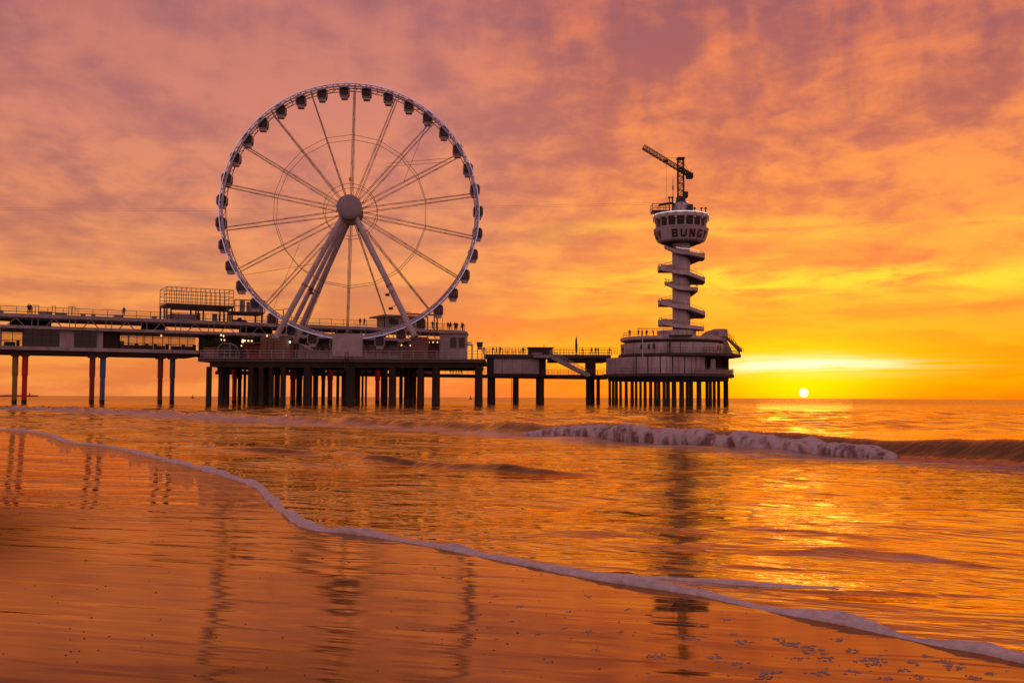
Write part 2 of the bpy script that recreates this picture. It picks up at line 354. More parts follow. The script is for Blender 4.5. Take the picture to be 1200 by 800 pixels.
def grid_mesh(name, X, Y, Z, keep=None, attrs=None, mats=None):
    nr, nc = X.shape; co = np.stack([X, Y, Z], -1).reshape(-1, 3).astype(np.float32)
    idx = np.arange(nr * nc).reshape(nr, nc)
    q = np.stack([idx[:-1, :-1], idx[:-1, 1:], idx[1:, 1:], idx[1:, :-1]], -1).reshape(-1, 4)
    a_ = co[q[:, 1]] - co[q[:, 0]]; b_ = co[q[:, 3]] - co[q[:, 0]]
    if (a_[:, 0] * b_[:, 1] - a_[:, 1] * b_[:, 0]).mean() < 0: q = q[:, ::-1]
    if keep is not None:
        k = (keep[:-1, :-1] | keep[:-1, 1:] | keep[1:, 1:] | keep[1:, :-1]).reshape(-1); q = q[k]
        used = np.zeros(nr * nc, bool); used[q.reshape(-1)] = True; rem = np.cumsum(used) - 1; co = co[used]; q = rem[q]
    else: used = np.ones(nr * nc, bool)
    me = bpy.data.meshes.new(name); me.vertices.add(len(co)); me.vertices.foreach_set('co', co.reshape(-1))
    me.loops.add(q.size); me.loops.foreach_set('vertex_index', q.reshape(-1).astype(np.int32))
    me.polygons.add(len(q)); me.polygons.foreach_set('loop_start', np.arange(0, q.size, 4, dtype=np.int32)); me.polygons.foreach_set('loop_total', np.full(len(q), 4, dtype=np.int32))
    me.polygons.foreach_set('use_smooth', np.ones(len(q), bool))
    for k_, a in (attrs or {}).items():
        at_ = me.attributes.new(k_, 'FLOAT', 'POINT'); at_.data.foreach_set('value', a.reshape(-1)[used].astype(np.float32))
    for m_ in mats or []: me.materials.append(m_)
    me.update(calc_edges=True); return me

# ---- a wet sheen: body colour below, mirror above, sunset orange put into its colour, Fresnel mix raised
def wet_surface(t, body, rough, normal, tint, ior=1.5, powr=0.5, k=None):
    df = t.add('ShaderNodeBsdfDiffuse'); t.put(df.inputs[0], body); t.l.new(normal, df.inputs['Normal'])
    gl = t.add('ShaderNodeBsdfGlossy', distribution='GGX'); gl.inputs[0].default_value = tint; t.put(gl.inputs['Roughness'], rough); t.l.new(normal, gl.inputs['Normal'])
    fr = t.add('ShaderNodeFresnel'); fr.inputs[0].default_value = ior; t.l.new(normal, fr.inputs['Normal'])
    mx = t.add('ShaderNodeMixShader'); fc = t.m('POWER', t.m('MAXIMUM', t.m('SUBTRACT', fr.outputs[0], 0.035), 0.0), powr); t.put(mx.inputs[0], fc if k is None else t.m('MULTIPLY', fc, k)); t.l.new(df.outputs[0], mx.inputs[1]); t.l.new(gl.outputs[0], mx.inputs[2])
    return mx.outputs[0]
# ---- sea water material
def sea_material():
    m = bpy.data.materials.new('sea_water'); m.use_nodes = True; t = NT(m.node_tree); t.n.clear()
    o = t.add('ShaderNodeOutputMaterial'); fm = t.add('ShaderNodeBsdfPrincipled')
    tc = t.add('ShaderNodeTexCoord'); P = tc.outputs['Object']; sp = t.add('ShaderNodeSeparateXYZ'); t.l.new(P, sp.inputs[0])
    X, Y, _ = sp.outputs
    # ripples: longer along the crests (crests run roughly with the shoreline)
    u = t.m('ADD', t.m('MULTIPLY', X, 0.93), t.m('MULTIPLY', Y, -0.36)); v = t.m('ADD', t.m('MULTIPLY', X, 0.36), t.m('MULTIPLY', Y, 0.93))
    v1 = t.comb(t.m('MULTIPLY', u, 0.30), v, 0.0)
    rad = t.m('SQRT', t.m('ADD', t.m('MULTIPLY', X, X), t.m('MULTIPLY', Y, Y)))
    n4 = t.noise(v1, 0.11, 5, 0.6, 0.4); farf = t.mr(rad, 25.0, 120.0); n1 = t.noise(v1, 6.0, 2, 0.5, 0.4); n2 = t.noise(v1, 2.0, 3, 0.5, 0.5); n3 = t.noise(v1, 0.6, 3, 0.5, 0.5)
    nearf = t.mr(rad, 12.0, 110.0, 1.0, 0.35)
    hgt = t.m('ADD', t.m('ADD', t.m('MULTIPLY', t.m('MULTIPLY', n1, 0.016), nearf), t.m('MULTIPLY', n2, 0.042)), t.m('ADD', t.m('MULTIPLY', n3, 0.080), t.m('MULTIPLY', t.m('MULTIPLY', n4, 1.6), farf)))
    bn = t.add('ShaderNodeBump'); bn.inputs['Strength'].default_value = 1.0; bn.inputs['Distance'].default_value = 1.0
    t.put(bn.inputs['Height'], hgt)
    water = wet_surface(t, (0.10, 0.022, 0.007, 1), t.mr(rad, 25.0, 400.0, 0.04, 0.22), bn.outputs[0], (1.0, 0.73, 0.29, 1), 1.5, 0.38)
    at_ = t.add('ShaderNodeAttribute', attribute_name='foam'); fo = at_.outputs['Fac']
    fn = t.noise(v1, 3.2, 6, 0.65, 0.9)
    fac = t.mr(t.m('ADD', fo, t.m('MULTIPLY', t.m('SUBTRACT', fn, 0.5), 1.3)), 0.42, 0.78)
    fac = t.m('MULTIPLY', fac, 0.7)
    fm.inputs['Base Color'].default_value = (0.55, 0.50, 0.52, 1); fm.inputs['Roughness'].default_value = 0.6
    bn2 = t.add('ShaderNodeBump'); bn2.inputs['Strength'].default_value = 0.5; bn2.inputs['Distance'].default_value = 0.03; t.put(bn2.inputs['Height'], fn); t.l.new(bn2.outputs[0], fm.inputs['Normal'])
    mx = t.add('ShaderNodeMixShader'); t.put(mx.inputs[0], fac); t.l.new(water, mx.inputs[1]); t.l.new(fm.outputs[0], mx.inputs[2]); t.l.new(mx.outputs[0], o.inputs[0])
    return m
def sand_material():
    m = bpy.data.materials.new('wet_sand'); m.use_nodes = True; t = NT(m.node_tree); t.n.clear()
    o = t.add('ShaderNodeOutputMaterial')
    tc = t.add('ShaderNodeTexCoord'); P = tc.outputs['Object']; sp = t.add('ShaderNodeSeparateXYZ'); t.l.new(P, sp.inputs[0]); X, Y, _ = sp.outputs
    wet = t.add('ShaderNodeAttribute', attribute_name='film').outputs['Fac']; wetb = t.add('ShaderNodeAttribute', attribute_name='ripple').outputs['Fac']
    u = t.m('ADD', t.m('MULTIPLY', X, 0.96), t.m('MULTIPLY', Y, -0.26)); v = t.m('ADD', t.m('MULTIPLY', X, 0.26), t.m('MULTIPLY', Y, 0.96))
    vs = t.comb(t.m('MULTIPLY', u, 0.16), v, 0.0)
    st = t.noise(vs, 3.2, 2, 0.45, 0.5); lg = t.noise(vs, 0.9, 3, 0.5, 0.4); gr = t.noise(P, 90.0, 4, 0.7); pat = t.noise(P, 0.55, 4, 0.55, 0.6)
    dry = t.m('MULTIPLY', t.m('SUBTRACT', 1.0, wet), 1.0)
    body = (t.mix(t.mr(st, 0.35, 0.65), (0.065, 0.016, 0.005, 1), (0.13, 0.038, 0.011, 1)))
    rr = t.m('ADD', t.m('MULTIPLY', dry, t.m('ADD', 0.008, t.m('MULTIPLY', t.mr(pat, 0.5, 0.75), 0.05))), 0.02)
    vr = t.comb(t.m('MULTIPLY', u, 0.22), v, 0.0)
    rip = t.noise(vr, 6.5, 3, 0.55, 0.5); rip2 = t.noise(vr, 1.5, 3, 0.5, 0.4)
    fineh = t.m('ADD', t.m('MULTIPLY', t.m('MULTIPLY', rip2, wetb), 0.13), t.m('MULTIPLY', rip, t.m('ADD', 0.0008, t.m('MULTIPLY', wetb, 0.014))))
    bedh = t.m('ADD', t.m('MULTIPLY', st, 0.014), t.m('ADD', t.m('MULTIPLY', lg, 0.012), t.m('MULTIPLY', gr, 0.00012)))
    hgt = t.m('ADD', fineh, t.m('MULTIPLY', bedh, t.m('ADD', t.m('MULTIPLY', dry, 0.8), 0.2)))
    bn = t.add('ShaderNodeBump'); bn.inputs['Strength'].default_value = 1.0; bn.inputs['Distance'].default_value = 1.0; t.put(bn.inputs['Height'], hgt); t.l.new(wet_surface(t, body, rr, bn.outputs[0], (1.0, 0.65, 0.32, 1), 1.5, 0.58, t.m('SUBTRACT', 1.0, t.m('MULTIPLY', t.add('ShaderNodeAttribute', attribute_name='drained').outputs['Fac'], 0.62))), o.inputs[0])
    return m
def foam_material(name, c=(0.80, 0.74, 0.76), k=0.012):
    m = bpy.data.materials.new(name); m.use_nodes = True; t = NT(m.node_tree); t.n.clear()
    o = t.add('ShaderNodeOutputMaterial'); b = t.add('ShaderNodeBsdfPrincipled'); t.l.new(b.outputs[0], o.inputs[0])
    tc = t.add('ShaderNodeTexCoord'); P = tc.outputs['Object']; n1 = t.noise(P, 14, 5, 0.6, 0.5); n2 = t.noise(P, 60, 4, 0.7)
    t.put(b.inputs['Base Color'], t.mix(t.mr(n1, 0.3, 0.7), tuple(v * 0.72 for v in c) + (1,), c + (1,)))
    b.inputs['Roughness'].default_value = 0.55; b.inputs['Subsurface Weight'].default_value = 0.15; b.inputs['Subsurface Radius'].default_value = (0.05, 0.03, 0.02)
    bn = t.add('ShaderNodeBump'); bn.inputs['Strength'].default_value = 0.7; bn.inputs['Distance'].default_value = k; t.put(bn.inputs['Height'], t.m('ADD', n1, t.m('MULTIPLY', n2, 0.3))); t.l.new(bn.outputs[0], b.inputs['Normal'])
    return m
def crest_material():
    m = foam_material('crest_froth', (0.60, 0.54, 0.58), 0.06); t = NT(m.node_tree)
    b = [n for n in t.n if n.type == 'BSDF_PRINCIPLED'][0]; at_ = t.add('ShaderNodeAttribute', attribute_name='froth')
    nz = t.noise(t.add('ShaderNodeTexCoord').outputs['Object'], 9, 5, 0.65)
    f_ = t.mr(t.m('ADD', at_.outputs['Fac'], t.m('MULTIPLY', t.m('SUBTRACT', nz, 0.5), 0.9)), -0.15, 0.55)
    t.put(b.inputs['Base Color'], t.mix(f_, (0.20, 0.12, 0.10, 1), (0.68, 0.62, 0.66, 1)))
    return m
M['crest'] = crest_material()
M['foam'] = foam_material('sea_foam_white'); M['bfoam'] = foam_material('breaker_foam', (0.58, 0.52, 0.56), 0.08)

# ---- sea mesh: rings around the viewer's stretch of coast, finer near
rows = np.concatenate([[0.12, 0.2, 0.3, 0.45, 0.6], np.arange(0.8, 5, 0.35), np.arange(5, 36, 0.18), np.arange(36, 60, 0.4), np.arange(60, 100, 0.28), np.arange(100, 360, 0.9), np.arange(360, 900, 8)])
rad = H * F / rows
azs = np.radians(np.concatenate([np.arange(-75, -29, 1.5), np.arange(-29, 29, 0.085), np.arange(29, 140, 2.0)]))
RR, AA = np.meshgrid(rad, azs, indexing='ij'); SX = RR * np.sin(AA); SY = RR * np.cos(AA)
step = np.abs(np.gradient(rad))[:, None] + 0 * RR
q, _ = poly_sd(SX, SY, shore_pts)                       # >0 on the sea side (left when walking towards the right)
SZ = sea_height(SX, SY, step)
edge = smst(q, 0.0, 2.5)
SZ = SZ * (0.12 + 0.88 * edge) + 0.014 * smst(q, -0.02, 0.25)
SZ = np.where(q < 0, -0.25 * smst(-q, 0.0, 0.3), SZ)
qb, hb = poly_sd(SX, SY, BP, BH)
DD = np.hypot(SX, SY)
foam = np.zeros_like(SX)
xl = SX / np.maximum(SY, 0.1) * F + 600
toe = smst(-qb, 4.2, 2.0) * smst(-qb, -0.3, 0.15)
foam += 0.62 * toe * smst(xl, 350, 620)
foam += 0.85 * smst(-qb, 9, 1) * smst(-qb, -1.5, 0.0) * smst(xl, 700, 200) * smst(xl, -900, 0)
foam += 0.34 * smst(q, 0.9, 0.25) * smst(q, 0.05, 0.25)
foam += 0.30 * smst(q, 7.0, 2.0) * smst(q, 1.0, 2.0) * smst(SX, -1.5, 1.5) + 0.10 * smst(q, 0.6 + 0.02 * DD, 0.1) * smst(q, 0.03, 0.1)
for pts, hs, w1, w2 in WAVES[3:4] + WAVES[5:7]:
    qq, hh = poly_sd(SX, SY, pts, hs); foam += 0.26 * smst(hh, 0.004, 0.03) * smst(np.abs(qq - w1 * 0.3), w1 * 1.5, w1 * 0.3)
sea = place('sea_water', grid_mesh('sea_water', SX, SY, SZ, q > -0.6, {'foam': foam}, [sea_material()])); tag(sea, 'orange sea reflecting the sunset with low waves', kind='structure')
# ---- sand mesh
rows2 = np.concatenate([[0.12, 0.5, 2, 5, 10], np.arange(15, 120, 1.5), np.arange(120, 340, 2.0), np.arange(340, 1200, 15), np.arange(1200, 6000, 300)])
rad2 = H * F / rows2
az2 = np.radians(np.concatenate([np.arange(-180, -30, 5.0), np.arange(-30, 30, 0.2), np.arange(30, 180.1, 5.0)]))
R2, A2 = np.meshgrid(rad2, az2, indexing='ij'); GX = R2 * np.sin(A2); GY = R2 * np.cos(A2)
g, _ = poly_sd(GX, GY, shore_pts); g = -g               # >0 on land
GZ = np.where(g > 0, 0.0045 * np.minimum(g, 60) + 0.004, 0.04 * np.maximum(g, -60))
und = 0.010 * np.sin(GX * 0.9 + GY * 1.9 + 0.6 * np.sin(GX * 0.4)) * smst(g, 0.5, 4) * smst(R2, 45, 25)
GZ = GZ + und
film_shape = smst(g, 6.2, 2.2)
glx = GX / np.maximum(GY, 0.1) * F + 600; gly = H * F / np.maximum(R2, 0.1)
film = np.clip(smst(gly, 128, 88) * smst(glx, 420, 330) + smst(glx, 430, 640) * 0.62 + 0.10, 0, 1)
ripl = np.clip(smst(gly, 150, 95) * smst(glx, 460, 340) + 0.5 * smst(gly, 150, 110) * smst(glx, 300, 500) * smst(glx, 700, 420), 0, 1)
film = np.clip(film - 0.35 * smst(gly, 250, 330), 0.0, 1)
nzv = np.sin(GX * 1.3 + GY * 0.7) * 0.5 + np.sin(GX * 0.6 - GY * 1.1 + 1) * 0.5
drn = np.exp(-(((glx + 20) / 95) ** 2 + ((gly - 145) / 38) ** 2)) * 1.2 + 0.55 * smst(gly, 230, 345) * smst(glx, 620, 250) + 0.10 * nzv * smst(gly, 120, 170)
drn = np.clip(drn, 0, 1)
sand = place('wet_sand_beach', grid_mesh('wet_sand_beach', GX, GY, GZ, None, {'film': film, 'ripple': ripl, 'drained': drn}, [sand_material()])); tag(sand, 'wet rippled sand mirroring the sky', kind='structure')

# ---- foam lip along the water's edge
def resample(pts, step):
    out = [Vector((pts[0][0], pts[0][1], 0))]; 
    for a, b in zip(pts[:-1], pts[1:]):
        a = Vector((a[0], a[1], 0)); b = Vector((b[0], b[1], 0)); L = (b - a).length; n = max(1, int(L / (step if callable(step) is False else step(a))))
        for i in range(1, n + 1): out.append(a.lerp(b, i / n))
    return out
def foam_roll(name, pts, wfun, hfun, m=12, mat_='foam', z0=0.0, seed=0.0):
    vs = []; fs = []; n = len(pts)
    for i, p in enumerate(pts):
        tdir = (pts[min(i + 1, n - 1)] - pts[max(i - 1, 0)]).normalized(); nrm = Vector((-tdir.y, tdir.x, 0))
        w = wfun(i, p); h = hfun(i, p)
        for j in range(m):
            a = PI * (j / (m - 1)) ; c = -math.cos(a); s_ = math.sin(a) ** 0.7
            nz = noise.noise(Vector((p.x * 3.1 + seed, p.y * 3.1, j * 0.35))) * 0.45 + noise.noise(Vector((p.x * 11 + seed, p.y * 11, j * 0.8))) * 0.22
            k = 1 + nz
            if j > m // 2: nz += 0.6 * max(0.0, noise.noise(Vector((p.x * 6 + seed, p.y * 6, 7.7)))) * (j - m // 2) / (m / 2)
            off = c * w * (1 + 0.5 * nz) + w * 0.55
            vs.append((p.x + nrm.x * off, p.y + nrm.y * off, z0 - 0.012 + h * s_ * k + (0.012 if j == m - 1 else 0)))
    for i in range(n - 1):
        for j in range(m - 1): fs.append((i * m + j, (i + 1) * m + j, (i + 1) * m + j + 1, i * m + j + 1))
    b = MB(); b.add(vs, fs); return b.build(name, mat_, smooth=True)
fp = [p for p in resample([p for p in shore_pts if -60 < p[0] < 12 and p[1] > -3], lambda a: max(0.02, a.length * 0.004))]
def lipw(i, p): return (0.046 + 0.0015 * p.length) * (0.8 + 0.6 * noise.noise(Vector((p.x * 0.9, p.y * 0.9, 3))) ) * 1.45
def liph(i, p): return (0.054 + 0.0002 * p.length) * (0.95 + 1.1 * noise.noise(Vector((p.x * 1.4, p.y * 1.4, 9))))
tag(foam_roll('edge_foam', fp, lipw, liph, 14), 'thick lip of pale foam along the water edge on the sand', kind='stuff')
# thin trailing foam wisps on near wavelets
for px_l, sc_ in ((W4, 1.0), (W3, 1.6)):
    pp = [(ground(x, y - h * 0.5).x, ground(x, y - h * 0.5).y) for x, y, h in px_l[1:-2]]
    rp = resample(pp, 0.03)
    nn = len(rp)
    o_ = foam_roll('wavelet_foam', rp, lambda i, p: 0.075 * sc_ * math.sin(PI * min(max(i / nn, 0.02), 0.98)), lambda i, p: 0.024 * sc_ * (1 + noise.noise(p * 2.0)) * math.sin(PI * min(max(i / nn, 0.02), 0.98)) , 8, 'foam', 0.03 * sc_, 7)
    tag(o_, 'thin strip of foam on a small wavelet %s' % ('near the right shore edge' if sc_ == 1.0 else 'far left beside the sand'), kind='stuff')
# ---- breaking crest
bl = [(BP[i][0], BP[i][1], BH[i]) for i in range(len(BP))]
xs_ = [ground(x, 500).x for x, _, _ in BRK]
seg = []
for i in range(len(bl) - 1):
    a, b = bl[i], bl[i + 1]; L = math.hypot(b[0] - a[0], b[1] - a[1]); n = max(2, int(L / 0.045))
    if BRK[i + 1][0] <= 560 or BRK[i][0] >= 1060: continue
    for k in range(n):
        u = k / n; seg.append((a[0] * (1 - u) + b[0] * u, a[1] * (1 - u) + b[1] * u, a[2] * (1 - u) + b[2] * u, BRK[i][0] * (1 - u) + BRK[i + 1][0] * u))
mm = 30; fatt = []; vs = []; fs = []; top = []
for i, (x, y, h, px) in enumerate(seg):
    e = smst(np.array(px), 575, 700) * (0.62 + 0.38 * smst(np.array(px), 1030, 900)) * smst(np.array(px), 1062, 1010); e = float(e)
    x2, y2 = seg[min(i + 1, len(seg) - 1)][:2]; x1, y1 = seg[max(i - 1, 0)][:2]; tl = math.hypot(x2 - x1, y2 - y1); nx, ny = -(y2 - y1) / tl, (x2 - x1) / tl
    for j in range(mm):
        u = j / (mm - 1)
        a = PI * 1.12 * u
        q_ = -0.06 + (1 - math.cos(a)) * 0.55; z_ = math.sin(min(a, PI)) ** 0.62 * h * (0.66 + 0.24 * e) if a < PI else -0.02
        z_ -= 0.10 * max(0.0, 1 - u * 8)
        P3 = Vector((x * 1.0, y * 1.0, u * 2.2)); 
        shear = 0.9 * u
        big_ = noise.noise(Vector(((x + shear) * 1.3, y * 1.3, u * 1.5))); md = noise.noise(Vector(((x + shear) * 3.6, y * 3.6, u * 3.5 + 4))); fn_ = noise.noise(Vector(((x + shear) * 10, y * 10, u * 8)))
        strk_ = noise.noise(Vector(((x + shear * 1.3) * 4.2, y * 2.0, u * 0.7 + 9)))
        d = (0.13 * big_ + 0.035 * md + 0.03 * fn_ + 0.07 * strk_) * e * (h / 0.5)
        z2 = z_ + d * math.sin(min(a, PI)) * 1.0 - (1 - e) * 0.22; q2 = q_ - d * (1.0 if u < 0.5 else -0.6) * 1.3
        vs.append((x + nx * q2, y + ny * q2, z2)); fatt.append(0.42 + 0.75 * strk_ + 0.25 * md + 0.45 * fn_ + 0.75 * (u - 0.28)); 
        if j == mm // 2: top.append(Vector((x + nx * q2, y + ny * q2, z2)))
for i in range(len(seg) - 1):
    for j in range(mm - 1): fs.append((i * mm + j, (i + 1) * mm + j, (i + 1) * mm + j + 1, i * mm + j + 1))
b = MB(); b.add(vs, fs); bo_ = b.build('breaking_wave_foam', 'crest', smooth=True); _a = bo_.data.attributes.new('froth', 'FLOAT', 'POINT'); _a.data.foreach_set('value', fatt); tag(bo_, 'tumbling white foam of the breaking wave right of centre', kind='stuff')
b = MB()
for i in range(900):
    p = random.choice(top) + Vector((random.gauss(0, 0.08), random.gauss(0, 0.15), abs(random.gauss(0, 0.055)) - 0.02)); r = random.uniform(0.006, 0.02)
    b.add([p + Vector(v) * r for v in ((1, 0, 0), (-1, 0, 0), (0, 1, 0), (0, -1, 0), (0, 0, 1), (0, 0, -1))], [(0, 2, 4), (2, 1, 4), (1, 3, 4), (3, 0, 4), (2, 0, 5), (1, 2, 5), (3, 1, 5), (0, 3, 5)])
tag(b.build('wave_spray', 'bfoam'), 'fine spray drops thrown above the breaking crest', kind='stuff')

# ---- flecks of foam left on the sand, and shell bits
def blob(b, c, r, asp, h, seed):
    n = 9; rings = 3; vs = [(c.x, c.y, c.z + h)]; fs = []
    for k in range(1, rings + 1):
        for i in range(n):
            a = 2 * PI * i / n; rr = r * k / rings * (1 + 0.45 * noise.noise(Vector((math.cos(a) * 1.3 + seed, math.sin(a) * 1.3, seed))))
            vs.append((c.x + rr * math.cos(a) * asp, c.y + rr * math.sin(a), c.z + (h * (0.8, 0.55, -0.5)[k - 1] * (1 + 0.5 * noise.noise(Vector((a * 2, seed, k)))))))
    for i in range(n): fs.append((0, 1 + i, 1 + (i + 1) % n))
    for k in range(rings - 1):
        for i in range(n): fs.append((1 + k * n + i, 1 + (k + 1) * n + i, 1 + (k + 1) * n + (i + 1) % n, 1 + k * n + (i + 1) % n))
    b.add(vs, fs)
def sand_z(x, y):
    a, _ = poly_sd(np.array([x]), np.array([y]), shore_pts); a = -a[0]
    return (0.0045 * a + 0.004 if a > 0 else 0.0) + 0.010 * math.sin(x * 0.9 + y * 1.9 + 0.6 * math.sin(x * 0.4)) * float(smst(np.array(a), 0.5, 4)), a
fleck_px = [(645, 651, 5), (912, 750, 10), (925, 756, 16), (947, 762, 22), (982, 751, 10), (998, 764, 14), (1010, 775, 16), (1020, 779, 12), (1030, 775, 16), (960, 790, 20), (900, 790, 22), (893, 797, 14), (972, 773, 14), (935, 773, 12), (1070, 777, 12), (1058, 787, 10), (1120, 783, 18), (1105, 776, 12), (870, 753, 14), (860, 744, 8), (810, 750, 12), (795, 747, 6), (700, 763, 8), (770, 771, 14), (838, 772, 18), (865, 780, 12), (1140, 795, 12), (1075, 795, 12), (1000, 790, 14), (1040, 797, 12), (690, 742, 8), (727, 742, 6), (661, 738, 5), (630, 745, 5), (575, 737, 5), (560, 722, 5), (600, 730, 5), (668, 718, 5), (545, 690, 6), (580, 700, 6), (610, 712, 6), (735, 715, 6), (760, 722, 7), (820, 735, 8), (850, 727, 7), (690, 700, 6), (1085, 770, 10), (1160, 790, 9)]
b = MB()
for i, (x, y, w) in enumerate(fleck_px):
    p = ground(x, y); z, a = sand_z(p.x, p.y)
    if a < 0.12: continue
    r = w * p.y / F / 2
    for k in range(15): u_ = random.gauss(0, 0.55); blob(b, Vector((p.x + u_ * r * 1.3, p.y + random.gauss(0, r * 0.9) + 0.4 * u_ * r, z)), r * random.uniform(0.10, 0.38), random.uniform(1.0, 1.9), 0.003 + 0.10 * r * random.random(), i * 3.7 + k)
for i in range(120):
    x = random.uniform(480, 1190); y = random.uniform(655, 798); p = ground(x, y); z, a = sand_z(p.x, p.y)
    if a < 0.15: continue
    r = random.uniform(1.0, 3.2) * p.y / F / 2; blob(b, Vector((p.x, p.y, z)), r, random.uniform(1.3, 2.4), 0.003, i * 1.9 + 50)
tag(b.build('foam_flecks', foam_material('thin_foam_flecks', (0.50, 0.38, 0.32), 0.003), smooth=True), 'small flecks of foam left on the wet sand at lower right', kind='stuff')
b = MB()
for i in range(130):
    x = random.uniform(0, 780); y = random.uniform(560, 798); p = ground(x, y); z, a = sand_z(p.x, p.y)
    if a < 0.2: continue
    r = random.uniform(0.7, 2.4) * p.y / F / 2; blob(b, Vector((p.x, p.y, z)), r, random.uniform(1.0, 2.2), 0.003 + r * 0.2, i * 2.3 + 9)
tag(b.build('shell_bits', mat('dark_shell_bits', (0.07, 0.035, 0.025), 0.7)), 'dark shell bits scattered over the wet sand', kind='stuff')

# ------------------------------------------------------------------ people (built once, baked from a skinned skeleton)
def person_mesh(name, verts, edges, radii, mats, seat_z):
    me = bpy.data.meshes.new(name); me.from_pydata(verts, edges, []); o = bpy.data.objects.new(name, me); COL.objects.link(o)
    sk = o.modifiers.new('s', 'SKIN'); o.modifiers.new('d', 'SUBSURF').levels = 1
    for i, r in enumerate(radii):
        me.skin_vertices[0].data[i].radius = (r[0], r[1]); me.skin_vertices[0].data[i].use_root = (i == 0)
    dg = bpy.context.evaluated_depsgraph_get(); out = bpy.data.meshes.new_from_object(o.evaluated_get(dg)); out.name = name
    bpy.data.objects.remove(o)
    out.materials.clear()
    for m_ in mats: out.materials.append(M[m_])
    for p in out.polygons:
        c = p.center; p.use_smooth = True
        p.material_index = 0 if c.z > 1.47 else (1 if c.z > 0.86 else 2)
        if 0.72 < c.z < 0.86 and abs(c.x) > 0.2: p.material_index = 0
    return out
def skeleton(stride=0.0, arm=0.0, lean=0.0):
    v = [(0, 0, .93), (0, -lean * .3, 1.15), (0, -lean * .7, 1.40), (0, -lean, 1.50), (0, -lean - .01, 1.63), (0, -lean, 1.74),
         (-.09, 0, .88), (-.10, -stride * .5, .48), (-.11, -stride, .07), (-.12, -stride - .14, .03), (.09, 0, .88), (.10, stride * .4, .48), (.11, stride, .07), (.12, stride - .14, .03),
         (-.19, -lean * .7, 1.38), (-.24, -arm * .3, 1.10), (-.22, -arm, .86 + arm * .45), (-.21, -arm * 1.15, .78 + arm * .5), (.19, -lean * .7, 1.38), (.25, -arm * .3, 1.10), (.22, -arm, .86 + arm * .45), (.21, -arm * 1.15, .78 + arm * .5)]
    e = [(0, 1), (1, 2), (2, 3), (3, 4), (4, 5), (0, 6), (6, 7), (7, 8), (8, 9), (0, 10), (10, 11), (11, 12), (12, 13), (2, 14), (14, 15), (15, 16), (16, 17), (2, 18), (18, 19), (19, 20), (20, 21)]
    r = [(.16, .12), (.15, .11), (.17, .12), (.06, .06), (.10, .11), (.07, .08), (.10, .10), (.07, .07), (.045, .05), (.04, .03), (.10, .10), (.07, .07), (.045, .05), (.04, .03), (.075, .075), (.055, .055), (.04, .04), (.035, .03), (.075, .075), (.055, .055), (.04, .04), (.035, .03)]
    return v, e, r
PM = []
for nm, st_, ar, le, ms in (('standing', 0.05, 0.05, 0.0, ('skin', 'cloth1', 'cloth1')), ('leaning', 0.08, 0.42, 0.16, ('skin', 'cloth2', 'cloth1')), ('walking', 0.28, 0.12, 0.04, ('skin', 'cloth3', 'cloth1')), ('standing', 0.1, 0.3, 0.05, ('skin', 'cloth2', 'cloth2'))):
    PM.append(person_mesh('person', *skeleton(st_, ar, le), ms, 0))
PCOL = ['dark clothes', 'a brown top, arms forward', 'a red top, mid stride', 'brown clothes']
def person(P, k, rz, label, group=None):
    o = place('person', PM[k % 4], None, P); o.rotation_euler = (0, 0, rz); tag(o, label, 'person', group); return o
#MAIN
# ================================================================== FERRIS WHEEL
WY = 190.0
hubc = at(409.8, 246.4, 188.4); WX, WZ = hubc.x, hubc.z
wheel = thing('ferris_wheel', 'giant white ferris wheel with closed cabins standing on the pier platform', 'ferris wheel', (WX, WY, WZ), math.radians(4.8))
RW = 152.2 * 188.4 / F
SPX = 188.4 / F
for yy, nm_ in ((-1.6, 'front_rim'), (1.6, 'rear_rim')):
    b = MB().torus(RW, 0.115, yy, 180, 6).torus(RW - 0.62, 0.085, yy, 180, 6)
    if yy < 0: b.torus(RW - 0.3, 0.10, yy + 0.5, 180, 6)
    r_ = b.build(nm_, 'rim' if yy < 0 else 'steel', wheel, smooth=True)
    if yy < 0: MB().torus(RW + .02, 0.06, yy - .13, 180, 5).build('led_strip', 'rimled', r_, smooth=True)
    z_ = MB()
    for i in range(144):
        a0 = 2 * PI * i / 144; a1 = 2 * PI * (i + 1) / 144; ra, rb = (RW, RW - 0.62) if i % 2 else (RW - 0.62, RW)
        z_.tube((ra * math.sin(a0), yy, ra * math.cos(a0)), (rb * math.sin(a1), yy, rb * math.cos(a1)), 0.055, 4)
        if yy < 0: z_.tube((ra * math.sin(a0), yy, ra * math.cos(a0)), ((RW - .3) * math.sin(a1), yy + .5, (RW - .3) * math.cos(a1)), 0.045, 4)
    z_.build('rim_lattice', 'rim' if yy < 0 else 'steel', r_)
cm = MB().tube((0, -1.6, 0), (0, 1.6, 0), 0.09, 6).mesh('rim_tie', 'spoke')
HF, HR = -3.2, 2.6         # hub flanges along y
sp_f = MB(); 
def spoke_mesh(y0, y1):
    b = MB(); p0 = (-0.10, y0, 2.0); p1 = (-0.05, y1, RW - 0.6); q0 = (0.14, y0 + .1, 2.0); q1 = (0.07, y1, RW - 0.6)
    b.tube(p0, p1, 0.055, 5); b.tube(q0, q1, 0.045, 5)
    for i in range(14):
        k = i / 14; k2 = (i + 1) / 14; P0 = Vector(p0).lerp(Vector(p1), k); Q0 = Vector(q0).lerp(Vector(q1), k2)
        if i % 2 == 0: b.tube(P0, Q0, 0.02, 3)
    return b.mesh('spoke', 'spoke')
smf, smr = spoke_mesh(HF + 1.0, -1.6), spoke_mesh(HR, 1.6)
for k in range(18):
    for me in (smf, smr): place('spoke', me, wheel, (0, 0, 0), rot=(0, math.radians(20 * k + 1.0), 0))
